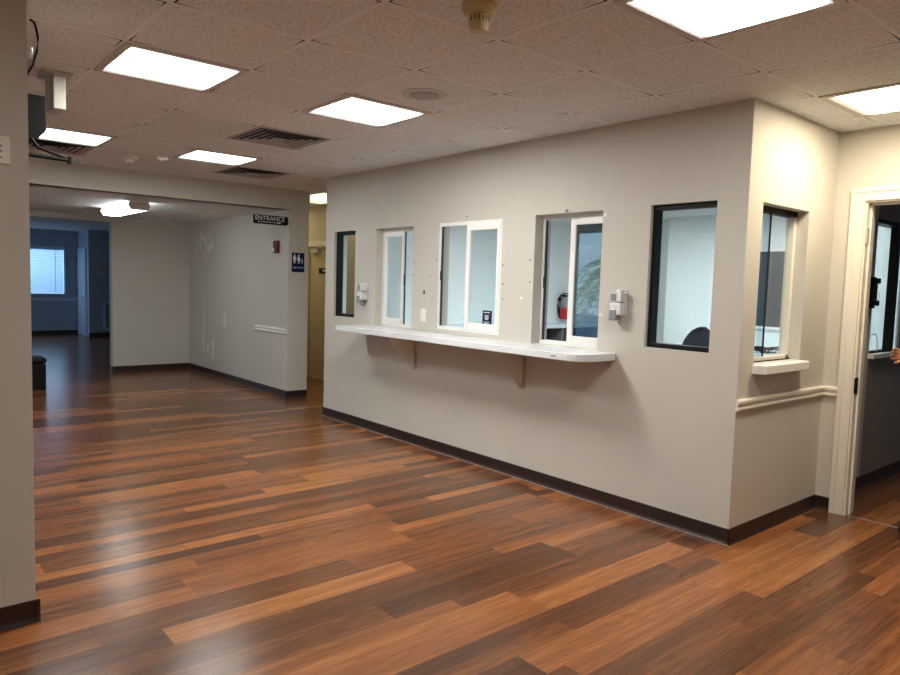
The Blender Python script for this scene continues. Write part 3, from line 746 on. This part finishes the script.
panel(-8.0, .88, 'yellow corridor ceiling light hidden behind the entrance wall', 'led_yel2', .6, .6, H, 'corridor ceiling lights')
panel(-6.25, .86, 'yellow glowing corridor ceiling light beyond the entrance wall', 'led_yel', 1.25, .7, H, 'corridor ceiling lights')

def wrap(cx, cy, label, L=1.2, w=.21):
    r = empty('wraparound_light', (cx, cy, HB), label, 'ceiling light', 'surface-mounted alcove lights')
    bm = bmesh.new()
    prof = [(-w/2, HB-.012), (-w/2-.012, HB-.05), (-w/2+.02, HB-.098), (w/2-.02, HB-.098), (w/2+.012, HB-.05), (w/2, HB-.012)]
    prism(bm, [(cy+a, b) for a, b in prof], 0, cx-L/2+.01, cx+L/2-.01); part(r, 'diffuser', bm, M['led_alc'])
    for xa, xb in ((cx-L/2, cx-L/2+.01), (cx+L/2-.01, cx+L/2)):
        bm = bmesh.new(); prism(bm, [(cy+a*1.05, b) for a, b in prof], 0, xa, xb); part(r, 'end_cap', bm, M['lframe'])
    part(r, 'base_pan', boxes((cx-L/2, cx+L/2, cy-w/2, cy+w/2, HB-.012, HB-.0005)), M['white'])
M['led_alc'] = light_mat('alcove_light', (.93, 1, .97), 9, 9, .6)
wrap(-7.15, -1.345, 'glowing wraparound light hanging under the low alcove ceiling')
wrap(-7.15, -3.6, 'second wraparound light further left under the low alcove ceiling')

def vent(i, j, label):
    cx, cy = cell(i, j)
    r = empty('ceiling_vent', (cx, cy, H), label, 'vent', 'louvred ceiling air vents')
    a = G/2-.006
    part(r, 'backing', boxes((cx-a+.03, cx+a-.03, cy-a+.03, cy+a-.03, H-.0025, H-.0006)), M['dark'])
    bm = bmesh.new()
    def ring(o, i_, zo, zi):
        vo = [bm.verts.new((cx+sx*o, cy+sy*o, zo)) for sx, sy in ((-1,-1),(1,-1),(1,1),(-1,1))]
        vi = [bm.verts.new((cx+sx*i_, cy+sy*i_, zi)) for sx, sy in ((-1,-1),(1,-1),(1,1),(-1,1))]
        for k in range(4): bm.faces.new((vo[k], vo[(k+1)%4], vi[(k+1)%4], vi[k]))
    ring(a, a-.035, H-.004, H-.004)
    part(r, 'frame', bm, M['vent']); bm = bmesh.new()
    for o in (.255, .205, .155, .105): ring(o, o-.026, H-.009, H-.004)
    ring(.058, .001, H-.009, H-.009)
    part(r, 'louvres', bm, M['vent'])
vent(-5-1+0, 0, 'louvred square ceiling vent left of the nearer centre light') if False else None
vent(-6, 0, 'louvred square ceiling vent nearest the centre ceiling light')
vent(-9, 1, 'louvred ceiling vent further back beside the far light')
vent(-9, -2, 'louvred ceiling vent at far left beneath the black monitor arm')

# round speaker
c = (-1.29, -1.315, H)
r = empty('ceiling_speaker', c, 'round flush ceiling speaker grille above the counter', 'speaker')
bm = bmesh.new(); lathe(bm, [(.130, -.001), (.128, -.005), (.085, -.009), (.082, -.005)], c, 40); part(r, 'rim', bm, M['lframe'], smooth=False)
bm = bmesh.new(); lathe(bm, [(.080, -.006), (.078, -.012), (.02, -.014)], c, 32); part(r, 'grille', bm, M['vent'])
# heat detector
c = (-.128, -1.955, H)
r = empty('heat_detector', c, 'yellowed round heat detector hanging at the top edge of the view', 'detector')
bm = bmesh.new(); lathe(bm, [(.070, -.0005), (.070, -.018), (.060, -.035), (.048, -.042)], c, 32); part(r, 'base', bm, M['yellowed'], bevel=.002)
bm = bmesh.new(); lathe(bm, [(.040, -.042), (.040, -.085), (.034, -.103), (.02, -.106)], c, 32); part(r, 'sensor_head', bm, M['yellowed'], bevel=.002)
bm = bmesh.new()
for k in range(8):
    a = 2*PI*k/8+.25
    v = []
    for da, h in ((-.26, -.050), (.26, -.050), (.26, -.070), (-.26, -.070)):
        v.append(bm.verts.new((c[0]+.0408*math.cos(a+da), c[1]+.0408*math.sin(a+da), c[2]+h)))
    bm.faces.new(v)
part(r, 'slot', bm, M['dark'])
c = (-4.93, -1.90, H)
r = empty('smoke_detector', c, 'small white smoke detector in front of the long beam', 'detector')
bm = bmesh.new(); lathe(bm, [(.075, -.0005), (.075, -.02), (.06, -.03)], c, 28); part(r, 'base', bm, M['white'])
bm = bmesh.new(); lathe(bm, [(.04, -.03), (.03, -.055), (.015, -.058)], c, 20); part(r, 'sensor_head', bm, M['white'])
r = empty('ceiling_sensor', (-4.67, -1.68, H), 'small white rectangular ceiling sensor beside the far light', 'sensor')
part(r, 'body', boxes((-4.72, -4.66, -1.75, -1.64, H-.03, H-.0005)), M['white'], bevel=.005)
part(r, 'lens', boxes((-4.705, -4.675, -1.715, -1.675, H-.038, H-.03)), M['plastic'], bevel=.003)

# hanging box, monitor, cables at upper left
r = empty('ceiling_box', (-2.42, -2.95, H), 'tall cream box hanging from the ceiling beside the pillar', 'ceiling unit')
part(r, 'mount_plate', boxes((-2.56, -2.36, -3.04, -2.90, H-.015, H-.0005)), M['bracket'], bevel=.002)
part(r, 'body', boxes((-2.56, -2.43, -3.00, -2.935, H-.195, H-.015)), M['bracket'], bevel=.003)
part(r, 'front_cover', boxes((-2.43, -2.40, -2.99, -2.928, H-.195, H-.015)), M['boxcream'], bevel=.006)
r = empty('wall_monitor', (-2.2, -3.2, 2.25), 'black boxy monitor on a swing arm, half hidden by the pillar', 'monitor')
bm = bmesh.new(); prism(bm, [(-3.55, 2.14), (-3.10, 2.14), (-3.052, 2.195), (-3.052, 2.370), (-3.55, 2.372)], 0, -2.42, -2.24)
part(r, 'housing', bm, M['tvbody'], bevel=.006)
part(r, 'screen', boxes((-2.241, -2.236, -3.52, -3.12, 2.20, 2.35)), M['black'])
bm = bmesh.new(); tube(bm, [(-2.2, -3.13, 2.14), (-2.2, -3.10, 2.10), (-2.2, -3.05, 2.085), (-2.2, -2.955, 2.058)], .009)
part(r, 'swing_arm', bm, M['tvbody'])
bm = bmesh.new(); tube(bm, [(-2.2, -3.62, 2.066), (-2.2, -3.15, 2.056), (-2.2, -2.955, 2.052)], .010); lathe(bm, [(.013, -.018), (.013, .018)], (-2.2, -2.955, 2.052), 12)
tube(bm, [(-1.56, -3.62, 2.066), (-2.2, -3.62, 2.066)], .02)
part(r, 'wall_arm', bm, M['tvbody'])
r = empty('cable', (-1.6, -3.2, 2.5), 'thin dark cable looping down from the ceiling beside the pillar', 'cable')
bm = bmesh.new(); tube(bm, [(-1.60, -3.228, 2.544), (-1.60, -3.211, 2.535), (-1.60, -3.203, 2.51), (-1.60, -3.197, 2.473), (-1.60, -3.201, 2.42), (-1.60, -3.217, 2.355), (-1.62, -3.24, 2.31), (-1.8, -3.32, 2.27), (-2.25, -3.36, 2.27)], .005)
part(r, 'lead', bm, M['tvbody'])
bm = bmesh.new(); lathe(bm, [(.008, -.025), (.008, .025)], (-1.60, -3.226, 2.40), 10); part(r, 'connector', bm, M['steel'])

# pillar plate
r = empty('wall_switch_plate', (-1.308, -3.42, 1.93), 'white control plate with dark marks on the foreground pillar', 'wall plate')
part(r, 'plate', boxes((-1.308, -1.296, -3.46, -3.352, 1.880, 1.985)), M['white'], bevel=.002)
bm = boxes((-1.296, -1.2945, -3.385, -3.378, 1.945, 1.95), (-1.296, -1.2945, -3.385, -3.378, 1.925, 1.93), (-1.296, -1.2945, -3.385, -3.378, 1.902, 1.906))
part(r, 'mark', bm, M['dark'])
bm = bmesh.new(); tube(bm, [(-1.308, -3.40, 2.30), (-1.297, -3.40, 2.30), (-1.297, -3.37, 2.30)], .004)
tag(link('wall_hook', bm, M['cream']), 'small pale hook high on the foreground pillar', 'hook')

# black bench in the alcove
r = empty('bench', (-8.0, -2.6, 0), 'low black upholstered bench peeking out from behind the pillar', 'bench')
part(r, 'base', boxes((-8.19, -7.84, -3.3, -2.08, 0.0, .33)), M['leather'], bevel=.015)
part(r, 'cushion', boxes((-8.20, -7.83, -3.31, -2.07, .33, .405)), M['leather'], bevel=.03)

# ------------------------------------------------------------ office contents
r = empty('office_counter', (-4.4, 2.4, 0), 'pale worktop along the office left wall seen through the service windows', 'counter')
part(r, 'worktop', boxes((-4.597, -4.12, .95, 4.36, .93, .97)), M['desk'], bevel=.004)
for yy in (.96, 2.1, 3.3): part(r, 'side_panel', boxes((-4.57, -4.14, yy, yy+.03, 0, .93)), M['deskdark'])
part(r, 'back_panel', boxes((-4.59, -4.57, .99, 4.35, .1, .93)), M['deskdark'])
r = empty('desk', (-1.6, .35, 0), 'pale desk ledge just inside the service windows', 'desk')
part(r, 'desktop', boxes((-3.6, -.14, .14, .62, .93, .965)), M['desk'], bevel=.003)
for xx in (-3.58, -2.4, -1.2, -.2): part(r, 'leg_panel', boxes((xx, xx+.03, .15, .60, 0, .93)), M['deskdark'])
# fire extinguisher on left office wall
ex = (-4.52, 3.78, .99)
r = empty('fire_extinguisher', ex, 'red fire extinguisher seen through the reflecting service window', 'fire extinguisher')
bm = bmesh.new(); lathe(bm, [(.02, .03), (.060, .035), (.064, .06), (.064, .27), (.050, .32), (.022, .345)], ex, 24); part(r, 'cylinder', bm, M['redx'], smooth=True)
bm = boxes((ex[0]-.02, ex[0]+.02, ex[1]-.03, ex[1]+.09, 1.335, 1.365), (ex[0]-.01, ex[0]+.01, ex[1]-.05, ex[1]+.10, 1.375, 1.39)); part(r, 'valve_handle', bm, M['black'], bevel=.003)
bm = bmesh.new(); tube(bm, [(ex[0], ex[1]-.02, 1.36), (ex[0], ex[1]-.09, 1.36), (ex[0], ex[1]-.14, 1.30), (ex[0], ex[1]-.15, 1.2), (ex[0], ex[1]-.13, 1.10), (ex[0], ex[1]-.10, 1.04)], .013); part(r, 'hose', bm, M['black'])
bm = bmesh.new(); lathe(bm, [(.065, .19), (.065, .27), (.051, .321), (.024, .347)], ex, 24); part(r, 'label_band', bm, M['greyp'], smooth=True)
part(r, 'wall_bracket', boxes((OX0, ex[0]-.07, ex[1]-.03, ex[1]+.03, 1.1, 1.32)), M['black'])
# outlet and plant-like mark at left of extinguisher: small cup of pens
# office chair
def chair(cx, cy, rz, label):
    r = bpy.data.objects.new('office_chair', None); COL.objects.link(r); tag(r, label, 'chair'); r.location = (cx, cy, 0); r.rotation_euler = (0, 0, rz)
    bm = bmesh.new()   # curved back, rounded top
    n = 12; m_ = 18
    grid = []
    for j in range(m_+1):
        v = j/m_; z = .62 + v*.56; row = []
        hw = .20*(1-.12*(1-v)**2)
        if v > .3: hw *= math.sqrt(max(.01, 1-((v-.3)/.70)**2))
        for i in range(n+1):
            u = -1+2*i/n; row.append(Vector((u*hw, .24-.06*u*u*0 + .05*(u*u-1)*-1, z)))
        grid.append(row)
    for side in (0, .035):
        vs = [[bm.verts.new(p+Vector((0, -side, 0))) for p in row] for row in grid]
        for j in range(m_):
            for i in range(n): bm.faces.new((vs[j][i], vs[j][i+1], vs[j+1][i+1], vs[j+1][i]))
        if side == 0: V0 = vs
        else: V1 = vs
    for j in range(m_):
        for i in (0, n): bm.faces.new((V0[j][i], V0[j+1][i], V1[j+1][i], V1[j][i]))
    for i in range(n):
        for j in (0, m_): bm.faces.new((V0[j][i], V0[j][i+1], V1[j][i+1], V1[j][i]))
    link('backrest', bm, M['navyfab'], r, smooth=True)
    link('seat', boxes((-.24, .24, -.24, .24, .44, .51)), M['navyfab'], r, bevel=.03)
    bm = bmesh.new(); tube(bm, [(0, .2, .46), (0, .29, .50), (0, .30, .75)], .018); link('back_bar', bm, M['black'], r)
    bm = bmesh.new(); lathe(bm, [(.03, .12), (.03, .30), (.022, .30), (.022, .44)], (0, 0, 0), 14); link('gas_lift', bm, M['black'], r)
    for k in range(5):
        a = 2*PI*k/5
        bm = bmesh.new(); tube(bm, [(0, 0, .13), (.28*math.cos(a), .28*math.sin(a), .075)], .018); lg = link('leg', bm, M['black'], r)
        bm = bmesh.new(); lathe(bm, [(.026, -.012), (.026, .012)], (.28*math.cos(a), .28*math.sin(a), .026), 14, 'y'); tube(bm, [(.28*math.cos(a), .28*math.sin(a), .03), (.28*math.cos(a), .28*math.sin(a), .08)], .008); link('caster', bm, M['black'], lg)
    return r
chair(-1.01, 1.15, PI*.02, 'navy office chair with rounded back behind the corner window')
chair(-3.3, 1.75, PI*.9, 'navy office chair behind the wide service window')
# board on back wall
r = empty('wall_board', (-1.7, 3.9, 1.5), 'dark slate board on the office back wall seen through the side window', 'board')
part(r, 'panel', boxes((-2.35, -.95, 3.875, 3.889, 1.10, 1.93)), M['board'])
part(r, 'frame', boxes((-2.38, -2.35, 3.865, 3.8995, 1.07, 1.96), (-.95, -.92, 3.865, 3.8995, 1.07, 1.96), (-2.35, -.95, 3.865, 3.8995, 1.93, 1.96), (-2.35, -.95, 3.865, 3.8995, 1.07, 1.10)), M['white'])
# rear worktop under board with clutter
r = empty('back_desk', (-1.6, 3.6, 0), 'pale office desk below the dark board', 'desk')
part(r, 'desktop', boxes((-2.7, -.3, 3.2, 3.88, .80, .84)), M['desk'], bevel=.003)
for xx in (-2.68, -.35): part(r, 'leg_panel', boxes((xx, xx+.03, 3.22, 3.87, 0, .80)), M['desk'])
r = empty('cable_tangle', (-1.45, 3.4, .84), 'dark tangle of cable lying on the desk below the dark board', 'cable')
bm = bmesh.new(); rnd = random.Random(3); p = [(-1.50+rnd.uniform(-.16, .16), 3.40+rnd.uniform(-.12, .12), .85+rnd.uniform(0, .06)) for _ in range(26)]
tube(bm, p, .009, 6); part(r, 'lead', bm, M['black'])
r = empty('light_switch', (-4.599, 1.15, 1.4), 'white light switch on the office left wall', 'switch')
part(r, 'plate', boxes((-4.6, -4.593, 1.12, 1.20, 1.28, 1.40)), M['plastic'], bevel=.002); part(r, 'toggle', boxes((-4.593, -4.585, 1.153, 1.167, 1.33, 1.355)), M['plastic'])

# black wall phone in the hallway
r = empty('wall_phone', (.0, 1.87, 1.5), 'black wall handset holder beside the hallway window', 'wall phone')
part(r, 'cradle', boxes((.0005, .035, 1.80, 1.93, 1.38, 1.61)), M['black'], bevel=.006)
bm = boxes((.036, .066, 1.82, 1.87, 1.40, 1.60), (.036, .085, 1.82, 1.87, 1.56, 1.60), (.036, .085, 1.82, 1.87, 1.40, 1.44)); part(r, 'handset', bm, M['black'], bevel=.008)

# ------------------------------------------------------------ outdoors
bm = boxes((-30, 30, -30, 30, -.35, -.15)); struct('ground', bm, M['ground'])
def palm(x, y, h, n, label, seed):
    rr_ = random.Random(seed)
    r = empty('palm_plant', (x, y, -.15), label, 'plant', 'palms outside the south window')
    bm = bmesh.new(); lathe(bm, [(.09, 0), (.07, h*.5), (.06, h)], (x, y, -.15), 10); part(r, 'trunk', bm, M['bark'])
    bm = bmesh.new()
    for k in range(n):
        a = 2*PI*k/n + rr_.uniform(-.3, .3); L = rr_.uniform(.8, 1.2); up = rr_.uniform(.2, 1.1)
        pts = []
        for i in range(12):
            t = i/11; pts.append(Vector((x+math.cos(a)*L*t, y+math.sin(a)*L*t, -.15+h+up*L*t*.9-1.1*L*t*t)))
        tube(bm, pts, .008, 4)
        for i in range(2, 12):
            for s in (-1, 1):
                d = Vector((-math.sin(a)*s*.8+math.cos(a)*.5, math.cos(a)*s*.8+math.sin(a)*.5, -.35)).normalized()
                l = .34*(1-abs(i/11-.5)*.8)
                q = pts[i]; wv = Vector((math.cos(a), math.sin(a), .3))*.02
                v = [bm.verts.new(q-wv), bm.verts.new(q+d*l*.5-wv*.9), bm.verts.new(q+d*l), bm.verts.new(q+d*l*.5+wv*.9), bm.verts.new(q+wv)]
                bm.faces.new(v)
    part(r, 'fronds', bm, M['leaf'])
palm(-5.8, -6.9, 1.9, 24, 'middle-height palm nearest the south window', 1)
palm(-7.4, -8.8, 2.2, 24, 'tallest palm outside the south window', 2)
palm(-5.6, -10.6, .9, 20, 'lowest palm outside the south window', 5)

# ------------------------------------------------------------ person at the doorway, mostly past the right edge
def skin_obj(name, verts, edges, mat, parent=None, sub=2, loc=(0, 0, 0), root=0):
    me = bpy.data.meshes.new(name); me.from_pydata([v[:3] for v in verts], edges, []); me.update()
    o = bpy.data.objects.new(name, me); COL.objects.link(o); me.materials.append(mat)
    o.modifiers.new('skin', 'SKIN'); s = o.modifiers.new('sub', 'SUBSURF'); s.levels = sub; s.render_levels = sub
    for i, v in enumerate(verts):
        rr_ = v[3]; me.skin_vertices[0].data[i].radius = (rr_, v[4] if len(v) > 4 else rr_)
        me.skin_vertices[0].data[i].use_root = (i == root)
    if parent: o.parent = parent
    bpy.context.view_layer.update()
    m2 = bpy.data.meshes.new_from_object(o.evaluated_get(bpy.context.evaluated_depsgraph_get()))
    o.modifiers.clear(); o.data = m2
    for f in m2.polygons: f.use_smooth = True
    return o
# local frame: x = person's left, -y = front
prs_v = [(0,0,.95,.13,.10),(0,0,1.15,.13,.095),(0,.01,1.35,.155,.10),(0,.01,1.46,.07,.06),(0,-.005,1.55,.052),(0,-.02,1.62,.075,.085),(0,-.02,1.70,.078,.095),(0,-.01,1.76,.055,.07),
 (.095,0,.88,.085),(.10,-.01,.50,.058),(.105,.02,.10,.038),(.11,-.06,.045,.034,.03),(.11,-.15,.03,.028,.022),
 (-.095,0,.88,.085),(-.11,-.03,.50,.058),(-.12,-.02,.10,.038),(-.13,-.10,.045,.034,.03),(-.135,-.19,.03,.028,.022),
 (.19,.01,1.41,.052),(.24,.03,1.13,.040),(.22,-.10,.93,.028),(.21,-.17,.87,.022,.030),
 (-.19,.01,1.41,.052),(-.26,-.02,1.13,.040),(-.215,-.19,1.10,.028),(-.19,-.255,1.11,.021,.030)]
prs_e = [(0,1),(1,2),(2,3),(3,4),(4,5),(5,6),(6,7),(0,8),(8,9),(9,10),(10,11),(11,12),(0,13),(13,14),(14,15),(15,16),(16,17),(2,18),(18,19),(19,20),(20,21),(2,22),(22,23),(23,24),(24,25)]
def fingers(base, d, side, nrm, v, e, root_i, curl=.5):
    """five digit chains rooted in the palm vertex"""
    base = Vector(base); d = Vector(d).normalized(); side = Vector(side).normalized(); nrm = Vector(nrm).normalized()
    for k, (off, L) in enumerate(((-.030, .062), (-.010, .074), (.011, .070), (.030, .056))):
        i0 = len(v); p = base + d*.035 + side*off
        v.append((*p, .0088)); e.append((root_i, i0))
        dd = d.copy()
        for s in range(3):
            dd = (dd + nrm*curl).normalized(); p = p + dd*L/3*(1.15-.15*s); v.append((*p, .0082-.0008*s)); e.append((i0+s, i0+s+1))
    i0 = len(v); p = base - d*.005 - side*.034
    v.append((*p, .011)); e.append((root_i, i0))
    p = p + (d*.7 - side*.6 + nrm*.3).normalized()*.032; v.append((*p, .0095)); e.append((i0, i0+1))
    p = p + (d*.9 + nrm*.5).normalized()*.028; v.append((*p, .0085)); e.append((i0+1, i0+2))
fingers((-.182,-.285,1.115), (.1,-1,.1), (0,.1,1), (.9,-.1,0), prs_v, prs_e, 25, .45)
fingers((.205,-.20,.835), (0,-.6,-.9), (0,1,-.6), (-.9,0,0), prs_v, prs_e, 21, .35)
body = skin_obj('person', prs_v, prs_e, M['skin'])
tag(body, 'person in black clothes at the right edge of the doorway, hand raised at waist', 'person')
PR = Vector((.80, 1.18, 0)); PA = -math.radians(38)
body.location = PR; body.rotation_euler = (0, 0, PA)
sh_v = [(0,0,.93,.165,.13),(0,0,1.15,.155,.12),(0,.01,1.36,.17,.115),(0,.01,1.455,.075,.065),(.19,.01,1.41,.068),(.24,.03,1.13,.054),(.222,-.08,.95,.042),(-.19,.01,1.41,.068),(-.26,-.02,1.13,.056),(-.213,-.195,1.10,.050),(-.195,-.235,1.105,.046)]
skin_obj('jacket', sh_v, [(0,1),(1,2),(2,3),(2,4),(4,5),(5,6),(2,7),(7,8),(8,9),(9,10)], M['cloth'], body)
tr_v = [(0,0,.96,.14,.11),(.095,0,.86,.098),(.10,-.01,.50,.074),(.105,.02,.085,.060),(-.095,0,.86,.098),(-.11,-.03,.50,.074),(-.12,-.02,.085,.060)]
skin_obj('trousers', tr_v, [(0,1),(1,2),(2,3),(0,4),(4,5),(5,6)], M['cloth'], body)
for sx, dy in ((1, 0), (-1, -.04)):
    v = [(.11*sx, .03+dy, .045, .043, .045), (.115*sx, -.06+dy, .045, .045, .045), (.122*sx, -.15+dy, .034, .045, .034), (.125*sx, -.21+dy, .028, .034, .026)]
    skin_obj('shoe', v, [(0,1),(1,2),(2,3)], M['shoe'], body)
hv = [(0, .035, 1.66, .07, .06), (0, .02, 1.74, .083, .085), (0, -.03, 1.785, .075, .05)]
skin_obj('hair', hv, [(0,1),(1,2)], M['hair'], body)
bm = bmesh.new()
for sx in (-1, 1):
    bmesh.ops.create_uvsphere(bm, u_segments=10, v_segments=8, radius=.012, matrix=Matrix.Translation((sx*.032, -.103, 1.665)))
link('eye', bm, M['black'], body, smooth=True)
bm = bmesh.new(); bmesh.ops.create_cone(bm, cap_ends=True, segments=8, radius1=.016, radius2=.006, depth=.045, matrix=Matrix.Translation((0, -.115, 1.64)))
for sx in (-1, 1): bmesh.ops.create_uvsphere(bm, u_segments=10, v_segments=8, radius=.022, matrix=Matrix.Translation((sx*.084, -.005, 1.655)) @ Matrix.Diagonal((.35, .7, 1.3, 1)))
bmesh.ops.create_uvsphere(bm, u_segments=10, v_segments=6, radius=.022, matrix=Matrix.Translation((0, -.098, 1.60)) @ Matrix.Diagonal((1.1, .4, .3, 1)))
link('facial_features', bm, M['skin'], body, smooth=True)

def daylight(name, loc, rot, sx, sy, power, col=(.62, .80, 1)):
    a = bpy.data.lights.new(name, 'AREA'); a.shape = 'RECTANGLE'; a.size = sx; a.size_y = sy; a.energy = power; a.color = col
    o = bpy.data.objects.new(name, a); COL.objects.link(o); o.location = loc; o.rotation_euler = rot
daylight('daylight_far_window', (-17.4, -1.4, 1.7), (0, math.radians(-90), 0), 1.3, 2.8, 48)
daylight('fill_light_side_window', (-15.1, -5.9, 1.7), (math.radians(90), 0, 0), 2.6, 1.4, 26)  # fill lamp outside the added side window, brightens the far room
daylight('daylight_on_palms', (-5.8, -5.0, 5.2), (math.radians(-25), 0, 0), 3.0, 1.5, 900, (1, .97, .92))
# ------------------------------------------------------------ world and camera
w = bpy.data.worlds.new('world'); S.world = w; w.use_nodes = True
nt = w.node_tree; nt.nodes.clear()
o = nt.nodes.new('ShaderNodeOutputWorld'); b = nt.nodes.new('ShaderNodeBackground'); nt.links.new(b.outputs[0], o.inputs[0])
tc = nt.nodes.new('ShaderNodeTexCoord'); sp = nt.nodes.new('ShaderNodeSeparateXYZ'); nt.links.new(tc.outputs['Generated'], sp.inputs[0])
cr = nt.nodes.new('ShaderNodeValToRGB'); nt.links.new(sp.outputs[2], cr.inputs[0])
cr.color_ramp.elements[0].position = .0; cr.color_ramp.elements[0].color = (.55, .80, 1, 1)
cr.color_ramp.elements[1].position = .6; cr.color_ramp.elements[1].color = (.18, .45, .95, 1)
nt.links.new(cr.outputs[0], b.inputs[0]); b.inputs[1].default_value = 3.5
w.cycles.sampling_method = 'NONE'

cam = bpy.data.cameras.new('camera'); co = bpy.data.objects.new('camera', cam); COL.objects.link(co)
yaw, pitch, roll, fpx = 2.43843027, -.0760811284, .0299722781, 695.382349
f = Vector((math.cos(pitch)*math.cos(yaw), math.cos(pitch)*math.sin(yaw), math.sin(pitch)))
rt = Vector((math.sin(yaw), -math.cos(yaw), 0)); up = rt.cross(f)
r2 = math.cos(roll)*rt + math.sin(roll)*up; u2 = -math.sin(roll)*rt + math.cos(roll)*up
co.matrix_world = Matrix(((r2.x, u2.x, -f.x, 1.94356793), (r2.y, u2.y, -f.y, -3.80989403), (r2.z, u2.z, -f.z, 1.462), (0, 0, 0, 1)))
cam.sensor_width = 36; cam.lens = fpx*36/900; cam.clip_start = .05; cam.clip_end = 100
S.camera = co
S.view_settings.view_transform = 'Standard'; S.view_settings.look = 'None'; S.view_settings.exposure = .12; S.view_settings.gamma = 1
S.cycles.use_denoising = True
S.cycles.max_bounces = 10; S.cycles.diffuse_bounces = 6; S.cycles.transparent_max_bounces = 16
S.cycles.sample_clamp_indirect = 6
